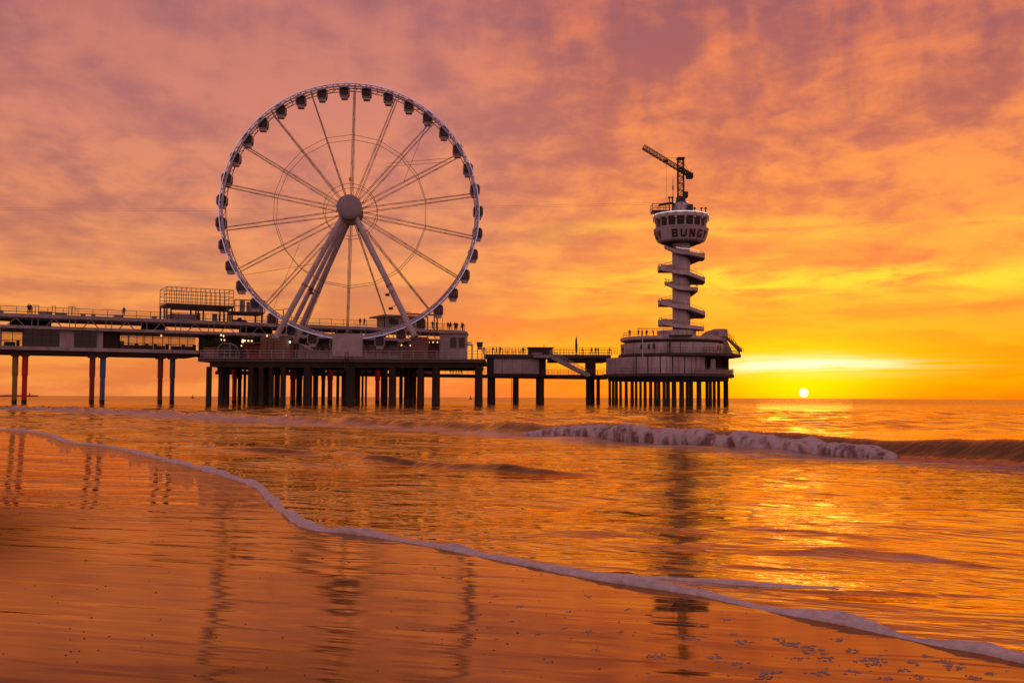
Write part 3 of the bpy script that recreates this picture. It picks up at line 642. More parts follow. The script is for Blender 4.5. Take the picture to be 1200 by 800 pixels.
for R_, nm_ in ((90 * SPX, 'brace_ring'), (31.5 * SPX, 'inner_brace_ring')):
    for y_ in ((-1.9 if R_ > 8 else -2.1), 1.9):
        MB().path([(R_ * math.sin(math.radians(20 * k + 1)), y_, R_ * math.cos(math.radians(20 * k + 1))) for k in range(18)], 0.045, 4, True).build(nm_, 'spoke', wheel)
for p_, q_ in (((9.6, 1.5, 5.9), (14.3, 1.6, 18.3)), ((6.3, 1.5, 9.6), (17.8, 1.6, 10.9)), ((6.3, 1.5, 9.0), (17.8, 1.6, 10.2)), ((-9.6, 1.5, -5.9), (-14.3, 1.6, -18.3)), ((-6.3, 1.5, -9.6), (-20.0, 1.6, -12.0))):
    MB().tube(p_, q_, .036, 4).build('cross_cable', 'spoke', wheel)
# hub
hub = MB().add([], []); 
def lathe_y(prof, n=48):       # prof (r,y) closed
    b = MB(); k = len(prof); vs = []; fs = []
    for i in range(n):
        a = 2 * PI * i / n
        for r, y in prof: vs.append((r * math.sin(a), y, r * math.cos(a)))
    for i in range(n):
        for j in range(k - 1): fs.append((i * k + j, ((i + 1) % n) * k + j, ((i + 1) % n) * k + j + 1, i * k + j + 1))
    return b.add(vs, fs)
hb_ = lathe_y([(0.01, -3.0), (1.2, -3.0), (1.2, 3.4), (0.01, 3.4)]).build('hub_drum', 'dark', wheel)
for y_ in (-2.6, 2.2): lathe_y([(1.1, y_), (2.0, y_), (2.15, y_ + .1), (2.15, y_ + .45), (1.1, y_ + .5)]).build('hub_flange', 'steel', wheel)
lathe_y([(0.01, -5.35), (1.4, -5.30), (2.2, -5.12), (2.30, -4.98), (2.30, -4.72), (0.01, -4.7)], 64).build('hub_disc', mat('hub_disc_paint', (0.40, 0.36, 0.38), 0.6, var=0.15, scale=0.8), wheel, smooth=True)
bb = MB()
for k in range(30):
    a = 2 * PI * k / 30; bb.box(2.05 * math.sin(a) - .05, 2.05 * math.sin(a) + .05, 3.0, 3.2, 2.05 * math.cos(a) - .05, 2.05 * math.cos(a) + .05)
bb.build('bolt_ring', 'rim', wheel)['kind'] = 'stuff'
bx_ = MB().bbox(-1.0, 1.0, -4.7, -2.9, -1.35, 1.2, .2).build('bearing_housing', 'steel', wheel)
MB().bbox(-1.0, 1.0, 3.3, 4.4, -1.35, 1.2, .2).build('bearing_housing', 'steel', wheel)
MB().bbox(-0.28, 0.10, -2.3, -1.9, 5.3, 6.0, .06).tube((-.2, -2.1, 5.6), (.5, -2.1, 5.5), .08).build('cable_marker', 'redlamp', wheel)
# legs
def wloc(px, py, Y): p = at(px, py, Y); return Matrix.Rotation(-math.radians(4.8), 3, 'Z') @ Vector((p.x - WX, p.y - WY, p.z - WZ))
legs = [((-0.9, -4.0, -0.9), wloc(322.5, 396.5, 183.5), .58), ((-0.4, -3.2, -1.1), wloc(334, 399, 190), .50), ((-0.6, 3.7, -0.9), wloc(345, 401, 199), .62),
        ((0.75, -4.0, -0.9), wloc(486, 394.5, 183.5), .60), ((0.6, 3.7, -0.9), wloc(489.5, 400, 199), .55)]
for p, q, r in legs:
    p = Vector(p); lg = MB().tube(p, q, r * .82, 14, r * .92).build('support_leg', 'white', wheel, smooth=False)
    d = (q - p).normalized()
    MB().tube(q - d * .25, q + d * .15, r * 1.35, 14).build('leg_flange', 'steel', lg); MB().tube(p + d * 15, p + d * 15.35, r * 1.02, 14).build('leg_collar', 'steel', lg)
for (px, py, dd) in ((366, 338, 1), (366, 342, 1), (455, 344, -1), (459, 360, -1)):
    q = wloc(px, py, 183.8); MB().tube(q, q + Vector((-0.9 * dd, -.1, 0.5)), .06, 5).bbox(q.x - .55, q.x + .25, q.y - .3, q.y + .1, q.z - .45, q.z, .1).build('leg_floodlight', 'dark', wheel)
# gondolas
def octo(w, z0, z1, c): return [(-w + c, z0), (w - c, z0), (w, z0 + c * 1.3), (w, z1 - c * 1.3), (w - c, z1), (-w + c, z1), (-w, z1 - c * 1.3), (-w, z0 + c * 1.3)]
gp = octo(0.88, -2.05, -0.20, 0.28)
gm = {}
b = MB()
for y_ in (-.82, .82): b.path([(x, y_, z) for x, z in octo(0.95, -2.15, -0.12, 0.30)], 0.085, 5, True)
for x, z in octo(0.95, -2.15, -0.12, 0.30): b.tube((x, -.82, z), (x, .82, z), 0.05, 5)
gm['frame'] = b.mesh('frame', 'white')
gm['roof_cap'] = MB().prism([(-.55, -.22), (.55, -.22), (.42, -.02), (-.42, -.02)], -.78, .78).mesh('roof_cap', 'dark')
gm['cabin_floor'] = MB().prism([(-.62, -2.62), (.62, -2.62), (.74, -2.1), (-.74, -2.1)], -.72, .72).mesh('cabin_floor', 'white')
gm['bench'] = MB().bbox(-.8, -.42, -.7, .7, -2.0, -1.25, .05).bbox(.42, .8, -.7, .7, -2.0, -1.25, .05).mesh('bench', 'dark')
for y_, nm_ in ((-.79, 'door_frame'), (.79, 'rear_door_frame')):
    b = MB()
    for x in (-.52, -.06, .40): b.box(x, x + .12, y_ - .03, y_ + .03, -2.05, -.22)
    b.box(-.86, .86, y_ - .024, y_ + .025, -2.05, -1.72); b.box(-.62, .62, y_ - .025, y_ + .025, -.42, -.2)
    gm[nm_] = b.mesh(nm_, 'dark')
gm['hanger'] = MB().box(-.10, .10, -1.2, -1.05, -.25, .12).box(-.10, .10, 1.05, 1.2, -.25, .12).tube((0, -1.55, 0.02), (0, 1.55, 0.02), .09).box(-.3, .3, -1.1, 1.1, -.2, -.1).mesh('hanger', 'spoke')
pane_s = MB().add([(x, -.76, z) for x, z in gp[1:5]] + [(x, .76, z) for x, z in gp[1:5]], [(0, 1, 5, 4), (1, 2, 6, 5), (2, 3, 7, 6)]).mesh('side_window', 'tglass')
gl_ = [gp[5], gp[6], gp[7], gp[0]]
pane_l = MB().add([(x, -.76, z) for x, z in gl_] + [(x, .76, z) for x, z in gl_], [(0, 1, 5, 4), (1, 2, 6, 5), (2, 3, 7, 6)]).mesh('side_window', 'tglass')
pane_f = MB().add([(x, -.765, z) for x, z in gp], [tuple(range(8))]).mesh('front_window', 'tglass')
pane_b = MB().add([(x, .765, z) for x, z in gp], [tuple(range(8))]).mesh('rear_window', 'tglass')
for k in range(36):
    a = math.radians(6.4 + 10 * k); cx_, cz_ = (RW - .08) * math.sin(a), (RW - .08) * math.cos(a)
    g_ = place('gondola', gm['frame'], wheel, (cx_, 0, cz_)); g_.scale = (.92, .92, .95)
    for nm_, me in (('roof_cap', gm['roof_cap']), ('cabin_floor', gm['cabin_floor']), ('bench', gm['bench']), ('door_frame', gm['door_frame']), ('hanger', gm['hanger']), ('side_window', pane_s), ('side_window', pane_l), ('front_window', pane_f), ('rear_door_frame', gm['rear_door_frame']), ('rear_window', pane_b)):
        place(nm_, me, g_)
    place('rim_tie', cm, wheel, ((RW - .3) * math.sin(a + .087), 0, (RW - .3) * math.cos(a + .087)))

# ================================================================== WHEEL PLATFORM
PF = Frame((at(400, 420, 184).x, 184, 0), math.radians(0.6))
px0, px1 = 231.5, 569
plat = thing('wheel_platform', 'broad concrete platform on dark piles carrying the ferris wheel', 'pier platform', PF.O, PF.a)
X0, X1 = PF.x(px0), PF.x(px1); ZD = PF.z(400, 420.2)
PD = 24.0
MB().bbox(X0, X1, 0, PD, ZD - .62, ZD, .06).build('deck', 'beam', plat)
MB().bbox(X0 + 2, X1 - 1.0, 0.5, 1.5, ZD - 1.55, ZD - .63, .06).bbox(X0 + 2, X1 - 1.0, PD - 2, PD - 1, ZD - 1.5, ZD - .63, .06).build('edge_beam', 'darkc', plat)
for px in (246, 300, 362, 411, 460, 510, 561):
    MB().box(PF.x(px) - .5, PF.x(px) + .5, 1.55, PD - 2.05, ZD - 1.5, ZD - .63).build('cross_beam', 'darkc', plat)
def pile(x, y, r, ztop, parent, m_='darkc', zb=-2.5, name='pile'):
    o = MB().tube((0, 0, zb), (0, 0, ztop), r, 14).build(name, m_, parent, loc=(x, y, 0))
    MB().tube((0, 0, zb), (0, 0, 1.15), r * 1.05, 14, r * 1.03).build('weedy_foot', 'weed', o); return o
for px, v, wpx in ((245, 1, 6.5), (259, 2, 6), (266.5, 5, 5.5), (294, 1, 7), (300, 4, 7), (306.5, 1, 6.5), (312, 6, 6), (318, 1.5, 6.5), (325, 5, 6.5), (332, 1, 6.5), (361, 1.2, 10), (370, 7, 6), (411, 1.2, 11), (405, 7, 6), (417, 10, 6), (460, 1.2, 9), (476, 9, 5), (493, 1.2, 8.5), (482, 12, 5), (511, 1.2, 9.5), (561, 1.2, 9.5), (300, 14, 6), (318, 16, 6), (262, 14, 5)):
    pile(PF.x(px, v), v, wpx * PF.m(px, v) / 2, ZD - 1.5 if v < 2 else ZD - .7, plat)
railing(plat, (X0 + .4, .25, ZD), (X1 - .3, .25, ZD), 1.45, 25, 0.045, (1.0, .66, .33, .06), 'white')
railing(plat, (X0 + .4, .25, ZD), (X0 + .4, 12, ZD), 1.45, 7, 0.045, (1.0, .66, .33), 'white')
railing(plat, (X1 - .3, .25, ZD), (X1 - .3, 12, ZD), 1.45, 7, 0.045, (1.0, .66, .33), 'white')
ld = MB()
lx = PF.x(406)
for k in range(2): ld.tube((lx - .3 + .6 * k, -.12, ZD - 2.2), (lx - .3 + .6 * k, -.12, ZD + 1.3), .05, 5)
for k in range(10): ld.tube((lx - .3, -.12, ZD - 2 + k * .34), (lx + .3, -.12, ZD - 2 + k * .34), .05, 5)
tag(ld.build('access_ladder', 'dark', loc=PF.O), 'short dark ladder hanging over the platform edge below the white screen', 'ladder').rotation_euler = (0, 0, PF.a)
# things on the platform
def onp(name, label, cat, px, v, group=None):
    o = thing(name, label, cat, PF.O + PF.u * PF.x(px, v) + PF.v * v + Vector((0, 0, ZD)), PF.a, group); return o
# white screen below the wheel
s_ = onp('white_screen', 'large plain pale screen standing under the lowest part of the wheel', 'screen', 406.5, 3)
k = PF.m(406, 3); MB().bbox(-17.5 * k, 17.5 * k, 0, .3, 4.2 * k, 30.5 * k, .05).build('panel', 'canvas', s_)
for x in (-16, -5, 5, 16): MB().tube((x * k, .5, 0), (x * k, .5, 29 * k), .09, 6).build('upright', 'steel', s_)
MB().bbox(-22 * k, 22 * k, -.25, -.05, .3, 4 * k, .04).build('base_board', 'wood', s_)
# slatted ballast boxes around the leg feet
def crate(px, wpx, hpx, v, label):
    o = onp('slatted_ballast_box', label, 'wooden box', px, v, 'slatted boxes round the wheel legs'); k = PF.m(px, v); w = wpx * k / 2; h = hpx * k; n = 9
    MB().box(-w + .1, w - .1, .1, 3.9, 0, h - .1).build('core', 'dark', o)
    sm = MB().bbox(-w, w, 0, .08, 0, h / n - .08, .015).mesh('slat', 'wood')
    for i in range(n): place('slat', sm, o, (0, 0, i * h / n + .03)); place('slat', sm, o, (0, 3.92, i * h / n + .03))
    em = MB().bbox(-.04, .04, 0, 4, 0, h / n - .08, .01).mesh('side_slat', 'wood')
    for i in range(n): place('side_slat', em, o, (-w, 0, i * h / n + .03)); place('side_slat', em, o, (w, 0, i * h / n + .03))
    pm = MB().box(-.07, .07, -.05, 0, 0, h).mesh('corner_post', 'wood')
    for x in (-w, -w * .05, w): place('corner_post', pm, o, (x, 0, 0))
    MB().bbox(-w - .05, w + .05, -.08, 4.05, h, h + .12, .03).build('lid', 'wood', o)
crate(321.5, 33, 26, 1.6, 'big slatted reddish wooden box under the left wheel legs')
crate(491, 19, 25.5, 1.6, 'slatted reddish wooden box under the right wheel leg')
crate(475, 9, 16, 4, 'low slatted wooden box left of the right wheel leg')
# sloped boarding ramps / station skirts
st_ = onp('boarding_station', 'pale boarding station deck with sloping side under the wheel', 'boarding station', 410, 8)
k = PF.m(410, 8)
MB().prism([(-62 * k, 0), (70 * k, 0), (66 * k, 6 * k), (30 * k, 8 * k), (-30 * k, 8 * k), (-50 * k, 13 * k), (-60 * k, 20 * k)], 0, 8).build('ramp_block', 'concrete', st_)
for i in range(-6, 8): MB().tube((i * 9 * k, -.1, 0), (i * 9 * k, -.1, 14 * k), .05, 5).build('queue_post', 'white', st_)
MB().tube((-54 * k, -.1, 13.8 * k), (63 * k, -.1, 13.8 * k), .04).tube((-54 * k, -.1, 10 * k), (63 * k, -.1, 10 * k), .04).build('queue_rail', 'white', st_)
# tall transparent-sided booth at left: spare cabin
sc_ = onp('spare_cabin', 'dark rounded spare cabin parked on the platform at its left end', 'cabin', 267.5, 2.5); k = PF.m(267, 2.5)
pr = [(-13 * k, 1.2 * k), (12 * k, 1.2 * k), (13 * k, 6 * k), (9 * k, 14 * k), (3 * k, 18 * k), (-8 * k, 18 * k), (-12 * k, 14 * k)]
MB().prism(pr, 0, 3).build('cabin_body', 'cloth1', sc_)
MB().path([(x, -.06, z) for x, z in pr], .1, 5, True).tube((1.5 * k, -.06, 1.5 * k), (1.5 * k, -.06, 18 * k), .13).build('cabin_frame', 'steel', sc_)
MB().box(-11 * k, 0, -.04, -.02, 6 * k, 13.5 * k).build('window', 'dglass', sc_)
MB().box(-11 * k, 11 * k, .3, 2.7, 0, 1.2 * k).build('skid', 'dark', sc_)
# red booth with shallow roof
rb = onp('red_booth', 'low red booth with a shallow sloping roof beside the slatted box', 'booth', 296, 6); k = PF.m(296, 6)
MB().box(-10.5 * k, 10 * k, 0, 3, 0, 17 * k).build('wall', 'redwall', rb)
MB().prism([(-13 * k, 17.5 * k), (-13 * k, 16.8 * k), (11 * k, 19.5 * k), (11 * k, 21 * k)], -.6, 3.6).build('roof', 'wood', rb)
for x in (-8, -2.5, 3): MB().box(x * k, (x + 4) * k, -.08, -.01, 8 * k, 14 * k).build('hatch', 'dark', rb)
MB().box(-10 * k, -6 * k, -.1, -.02, 1 * k, 15 * k).build('door', 'rust', rb)
# low orange-brown counter, planters
ct = onp('timber_counter', 'low brown timber counter left of the spare cabin', 'counter', 249, 7); k = PF.m(249, 7)
MB().bbox(-10 * k, 10 * k, 0, 1.6, 0, 13 * k, .04).build('front', 'wood', ct); MB().bbox(-11 * k, 11 * k, -.2, 1.8, 13 * k, 14.2 * k, .03).build('counter_top', 'wood', ct)
for i, (px, v, lb_) in enumerate(((239, 10, 'dark leafy hedge plant in a planter at the far left of the platform'), (250, 10, 'bushy dark plant in a planter behind the timber counter'), (258, 10, 'tall dark plant in a planter left of the spare cabin'))):
    pl_ = onp('potted_plant', lb_, 'plant', px, v); MB().prismz([(.6 * math.cos(a * PI / 4), .6 * math.sin(a * PI / 4)) for a in range(8)], 0, 1.0).build('planter', 'dark', pl_)
    MB().tube((0, 0, .9), (0, 0, 2.6), .09).tube((0, 0, 1.6), (.5, 0, 2.8), .05).tube((0, 0, 1.6), (-.5, .2, 2.9), .05).build('stem', 'dark', pl_)
    lf = MB()
    for j in range(260):
        c = Vector((random.gauss(0, .55), random.gauss(0, .5), 3.0 + random.gauss(0, .55))); u_ = Vector((random.uniform(-1, 1), random.uniform(-1, 1), random.uniform(-1, 1))).normalized() * .17; w_ = u_.cross(Vector((0.3, .9, .2))).normalized() * .09
        lf.add([c - u_, c + w_, c + u_, c - w_], [(0, 1, 2, 3)])
    lf.build('leaves', 'leaf', pl_)['kind'] = 'stuff'
# end building on the platform
eb = onp('grey_kiosk_building', 'grey kiosk building with two dark windows at the right end of the platform', 'building', 530, 3); k = PF.m(530, 3)
MB().box(-14.5 * k, 16 * k, 0, 8, 0, 31 * k).build('wall', 'concrete', eb)
MB().bbox(-16.5 * k, 17.2 * k, -.5, 8.5, 31 * k, 33.5 * k, .1).build('roof', 'concrete', eb)
for x in (-2.8, 7.0):
    w_ = MB().path([(x * k, -.04, 14 * k), ((x + 7.6) * k, -.04, 14 * k), ((x + 7.6) * k, -.04, 26 * k), (x * k, -.04, 26 * k)], .07, 4, True).build('window_frame', 'steel', eb)
    MB().box(x * k, (x + 7.6) * k, -.05, -.01, 14 * k, 26 * k).build('pane', 'dglass', w_)
MB().box(-15.3 * k, -14.6 * k, -.2, 0, 0, 31 * k).build('downpipe', 'steel', eb)
MB().box(-11 * k, -5.5 * k, -.06, -.005, 1 * k, 22 * k).build('door', 'steel', eb)
kb = onp('timber_kiosk', 'open timber kiosk with warm lit inside between slatted box and grey kiosk building', 'kiosk', 507, 5); k = PF.m(507, 5)
MB().box(-8 * k, 8 * k, 3, 3.2, 0, 22 * k).build('back_wall', 'wood', kb); MB().bbox(-9 * k, 9 * k, 0, 3.3, 22 * k, 24 * k, .05).build('roof', 'wood', kb)
MB().bbox(-8 * k, 8 * k, 0, .4, 0, 8 * k, .04).build('counter', 'wood', kb)
for x in (-8, 8): MB().tube((x * k, .1, 0), (x * k, .1, 22 * k), .12).build('post', 'wood', kb)
for x in (-5, 0, 5): MB().tube((x * k, .6, 20.6 * k), (x * k, .6, 21.6 * k), .13).build('lamp', 'lamp', kb)
# portal frame and lifeguard hut at the right end
pf = onp('timber_portal', 'dark timber portal frame at the right end of the platform', 'frame', 549, 6); k = PF.m(549, 6)
for x in (-4, 4): MB().box(x * k - .12, x * k + .12, 0, .25, 0, 17.5 * k).build('post', 'dark', pf)
MB().box(-4.8 * k, 4.8 * k, -.05, .3, 17.5 * k, 19 * k).build('lintel', 'dark', pf)
lt = onp('lookout_box', 'small dark lookout box raised on legs right of the timber portal', 'lookout', 562, 5); k = PF.m(562, 5)
MB().bbox(-3.4 * k, 3.4 * k, 0, 1.1, 16.5 * k, 20.5 * k, .06).build('cabin', 'dark', lt); MB().box(-4 * k, 4 * k, -.1, 1.2, 20.6 * k, 21.4 * k).build('roof', 'dark', lt)
MB().box(-2.6 * k, 2.6 * k, .2, .9, 12.5 * k, 16.4 * k).build('lower_box', 'canvas', lt)
for x in (-2.8, 2.8): MB().tube((x * k, .5, 0), (x * k * .9, .5, 16.5 * k), .08).build('leg', 'dark', lt)
# strip of lamps
for i, (px, py, v) in enumerate(((284.5, 399.5, 7.5), (259, 392.5, 8), (262, 393.5, 8), (339.8, 400.5, 1.0), (313, 393.3, 1.2), (320, 394.8, 1.2), (283, 404.8, 7.5))):
    P = PF.loc(px, py, v); r = .16 if i != 0 else .3
    o = thing('deck_lamp', ['warm square lamp beside the spare cabin', 'left one of two small warm lamps over the timber counter', 'right one of two small warm lamps over the timber counter', 'bright lamp at the foot of the left wheel legs', 'small lamp on top of the big slatted box, left one', 'small lamp on top of the big slatted box, right one', 'small warm lamp low beside the red booth'][i], 'lamp', PF.O + PF.u * P.x + PF.v * v + Vector((0, 0, P.z)))
    MB().tube((0, 0, -r), (0, 0, r), r * .6, 8).add([], []).build('bulb', 'lampw' if i == 3 else 'lamp', o)
    MB().tube((0, 0, r), (0, 0, r * 1.5), r * .75, 8).tube((0, .2, ZD - P.z if i > 2 else -r * 2), (0, .2, r * 1.2), .05, 5).tube((0, .22, r * 1.15), (0, 0, r * 1.2), .04, 5).build('bracket', 'dark', o)

# ================================================================== MAIN PIER
pA = at(0, 440, 180.0); pB = at(540, 440, 223.0)
ang = math.atan2(pB.y - pA.y, pB.x - pA.x)
MP = Frame((pA.x, pA.y, 0), ang)
pier = thing('double_deck_pier', 'long double deck pier hall on coloured columns running in from the left', 'pier', MP.O, ang)
PXL = -140
DW = 13.0
def strip(name, pxa, pxb, pya, pyb_, v0, v1, m_, bev=.08, parent=None, ref=0.0):
    """slab whose top/bottom pixel heights are given at its left end (ref px) - constant height in the world"""
    zt = MP.z(ref, pya, v0); zb = MP.z(ref, pyb_, v0)
    return MB().bbox(MP.x(pxa, v0), MP.x(pxb, v0), v0, v1, zb, zt, bev).build(name, m_, parent or pier), zt, zb
PT = 545
_, ZR, ZRb = strip('roof_deck', PXL, PT, 366.2, 370.6, 0, DW, 'concrete', .2)
_, ZM, ZMb = strip('upper_floor_slab', PXL, PT, 380.2, 383.8, -.6, DW, 'concrete', .15)
_, ZL, ZLb = strip('lower_floor_slab', PXL, 233, 404.8, 409.2, -.8, DW, 'concrete', .2)
MB().bbox(MP.x(PXL), MP.x(231), .3, DW - 1, ZLb - .55, ZLb - .01, .05).build('floor_girder', 'beam', pier)
strip('lower_floor_slab', 236, PT, 404.8, 409.2, 5.0, DW, 'beam', .2)
# sloping end of lower slab toward the platform
xa = MP.x(232.8); MB().prism([(xa, ZL), (xa, ZLb), (xa + 2.2, ZLb - 1.4), (xa + 2.2, ZL - 1.2)], -.8, DW * .4).build('slab_ramp', 'concrete', pier)
xL, xR = MP.x(PXL), MP.x(PT)
# truss zone: uprights + diagonals
bay = 3.1; nb = int((xR - xL) / bay)
dm = MB().tube((0, 0, 0), (bay * .42, 0, ZRb - ZM), .10, 5).mesh('truss_brace', 'steel'); dm2 = MB().tube((0, 0, 0), (-bay * .42, 0, ZRb - ZM), .10, 5).mesh('truss_brace', 'steel')
um = MB().box(-.07, .07, -.07, .07, 0, ZRb - ZM).mesh('truss_post', 'steel')
for i in range(nb):
    x = xL + (i + .5) * bay
    if i % 2 == 0: place('truss_brace', dm, pier, (x - bay * .42, .35, ZM)); place('truss_brace', dm2, pier, (x + bay * .42, .35, ZM))
    else: place('truss_post', um, pier, (x - .5, .35, ZM)); place('truss_post', um, pier, (x + .5, .35, ZM))
MB().tube((xL, .35, (ZM + ZRb) / 2 + .5), (xR, .35, (ZM + ZRb) / 2 + .5), .05, 4).build('truss_rail', 'steel', pier)
# back wall of truss storey: closed on the left half with gaps of sky
x = xL
rr_ = random.Random(3)
while x < xR - 3:
    w = rr_.uniform(3, 8); 
    zt = ZRb if rr_.random() < .55 else ZM + (ZRb - ZM) * .55
    MB().box(x, min(x + w, xR - .5), DW - .6, DW - .4, ZM + .01, zt - .01).build('back_panel', 'dark', pier); x += w + rr_.uniform(.3, 1.2)
# roof railing
xs = xL; npost = 44
pm = MB().tube((0, 0, 0), (0, 0, 1.25), .05, 5).mesh('railing_post', 'dark')
for i in range(npost): place('railing_post', pm, pier, (xL + (xR - xL) * i / (npost - 1), .25, ZR))
for k in (1.25, .8, .4): MB().tube((xL, .25, ZR + k), (xR, .25, ZR + k), .035 if k < 1 else .05, 4).build('handrail', 'dark', pier)
for i in range(0, npost): 
    if i % 2: place('railing_post', pm, pier, (xL + (xR - xL) * i / (npost - 1), DW - .3, ZR))
MB().tube((xL, DW - .3, ZR + 1.25), (xR, DW - .3, ZR + 1.25), .05, 4).build('handrail', 'dark', pier)
# glazed storey, left part
def fac(pxa, pxb, kind):
    xa, xb = MP.x(pxa), MP.x(pxb); z0, z1 = ZL + .01, ZMb - .01; n = max(1, round((xb - xa) / 1.55))
    if kind == 'wall':
        MB().box(xa, xb, .5, .8, z0, z1).build('wall_panel', 'concrete', pier); return
    if kind == 'darkwall':
        MB().box(xa, xb, 1.2, 1.5, z0, z1).build('wall_panel', 'darkc', pier); return
    for i in range(n):
        a = xa + (xb - xa) * i / n; b_ = xa + (xb - xa) * (i + 1) / n
        f_ = MB().box(a, a + .1, .45, .6, z0, z1).box(a + .1, b_, .47, .56, z0 + (z1 - z0) * .33, z0 + (z1 - z0) * .36).box(a + .1, b_, .47, .56, z0 + (z1 - z0) * .70, z0 + (z1 - z0) * .73).build('window_frame', 'dark', pier)
        MB().box(a + .1, b_ - .005, .50, .53, z0, z1).build('pane', {'dark': 'dglass', 'clear': 'cglass'}[kind], f_)
        if kind == 'clear' and i % 2 == 0: MB().box(a, a + .12, DW - 1.5, DW - 1.4, z0, z1).box(a, b_, DW - 1.5, DW - 1.42, z0 + 1.4, z0 + 1.48).build('rear_mullion', 'dark', pier)
    if kind == 'dark': MB().box(xa, xb, 3.0, 3.2, z0, z1).build('inner_wall', 'dark', pier)
fac(PXL, -60, 'dark'); fac(-60, 0, 'wall'); fac(0, 26, 'clear'); fac(26, 69, 'dark'); fac(69, 86, 'wall'); fac(86, 113, 'dark'); fac(113, 120, 'wall'); fac(120, 141, 'darkwall'); fac(141, 178, 'clear'); fac(178, 190, 'clear'); fac(190, 229, 'clear')
zc = (ZL + ZMb) / 2
for i, px in enumerate((10, 150, 162, 172, 186, 205, 218)):      # furniture seen inside
    x = MP.x(px, 5); MB().bbox(x - .9, x + .9, 4, 5, ZL + .01, ZL + .95, .05).bbox(x + 1.1, x + 1.6, 4, 5, ZL + .01, ZL + 1.3, .05).build('cafe_table', 'dark', pier)
for px in (110, 116, 188): 
    x = MP.x(px, 3); MB().tube((x, 3, ZMb - .5), (x, 3, ZMb - .2), .16, 6).build('ceiling_lamp', 'lamp', pier)
MB().box(MP.x(120), MP.x(146), 1.6, 2.4, ZL + .01, ZL + 1.5).build('bar_counter', 'redwall', pier)
# storey behind the platform
ZPL = MP.z(300, 413, 5.0)
for pxa, pxb, mt in ((232, 300, 'darkc'), (300, 345, 'darkc'), (345, 385, 'concrete'), (385, 430, 'concrete'), (430, 470, 'concrete'), (470, 500, 'darkc'), (500, 544, 'concrete')):
    MB().box(MP.x(pxa, 5) + .04, MP.x(pxb, 5) - .04, 5, 5.3, ZL, ZMb - .01).build('wall_panel', mt, pier)
for pxa in range(348, 540, 12):
    if 468 < pxa < 500: continue
    f_ = MB().path([(MP.x(pxa, 4.9), 4.95, ZL + 1), (MP.x(pxa + 8, 4.9), 4.95, ZL + 1), (MP.x(pxa + 8, 4.9), 4.95, ZL + 2.6), (MP.x(pxa, 4.9), 4.95, ZL + 2.6)], .06, 4, True).build('window_frame', 'steel', pier)
    MB().box(MP.x(pxa, 4.9), MP.x(pxa + 8, 4.9), 4.9, 4.93, ZL + 1, ZL + 2.6).build('pane', 'dglass', f_)
MB().prism([(MP.x(352), ZMb - .05), (MP.x(352), ZMb - .25), (MP.x(545), ZMb - .25), (MP.x(545), ZMb - .05)], -3.5, 4.9).build('canopy', 'canvas', pier)
for i, px in enumerate((258, 262, 286, 290, 294, 470, 480, 502, 508)):
    x = MP.x(px, 4.8); MB().tube((x, 4.6, ZMb - .9), (x, 4.6, ZMb - .6), .14, 6).build('wall_lamp', 'lamp', pier)
# coloured columns
ctop = ZLb - .56
def column(px, m_, wpx, v, label, top=None):
    x = MP.x(px, v); k = MP.m(px, v); r = wpx * k / 2; tp = top or ctop; zk = tp * .55
    o = MB().tube((0, 0, zk), (0, 0, tp - .5), r * 1.1, 14).build('column', m_, pier, loc=(x, v, 0), label=label)
    MB().tube((0, 0, -2.5), (0, 0, zk), r * .93, 14).tube((0, 0, zk), (0, 0, zk + .12), r * 1.0, 14, r * 1.1).build('column_shaft', m_, o)
    MB().bbox(-r * 1.5, r * 1.5, -1, 1.6, tp - .5, tp, .08).build('column_head', 'beam', o)
    MB().tube((0, 0, -2.5), (0, 0, .7), r * .97, 14).build('weedy_foot', 'weed', o)
column(17.5, 'olive', 6.8, 1.5, 'olive yellow column'); column(29, 'red', 6.8, 1.5, 'bright red column'); column(-62, 'slate', 6.8, 1.5, 'slate blue column'); column(-75, 'red', 6.8, 1.5, 'red column')
column(108, 'rust', 6.4, 1.5, 'rust red column'); column(120.3, 'blue', 6.4, 1.5, 'blue column')
column(187.8, 'rust', 6.0, 1.5, 'rust red column'); column(202, 'slate', 5.8, 1.5, 'slate blue column')
for px, m_, w in ((275, 'red', 5.8), (281, 'darkc', 5), (343.5, 'red', 6.4), (352, 'darkc', 5), (387, 'red', 6), (379, 'darkc', 4.5), (442.5, 'red', 5.2), (450, 'darkc', 5), (478, 'darkc', 5)):
    column(px, m_, w, 3.5, {'red': 'bright red column under the wheel platform', 'rust': 'dark red column under the wheel platform', 'darkc': 'dark column under the wheel platform'}[m_], ctop)
for px, v, w in ((287, 7, 3.2), (349, 8, 3.6), (357, 8, 3.4), (396, 6, 3.6), (402, 9, 3.6), (421, 8, 2.6), (425, 11, 2.6), (429, 8, 2.4), (447.5, 9, 2.6), (453, 8, 3)):
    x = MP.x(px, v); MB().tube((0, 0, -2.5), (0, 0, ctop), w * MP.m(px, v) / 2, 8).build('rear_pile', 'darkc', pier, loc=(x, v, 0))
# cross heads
MB().bbox(MP.x(240, 2), MP.x(545, 2), 2.5, 5, ctop, ZLb + .2, .06).build('head_beam', 'darkc', pier)

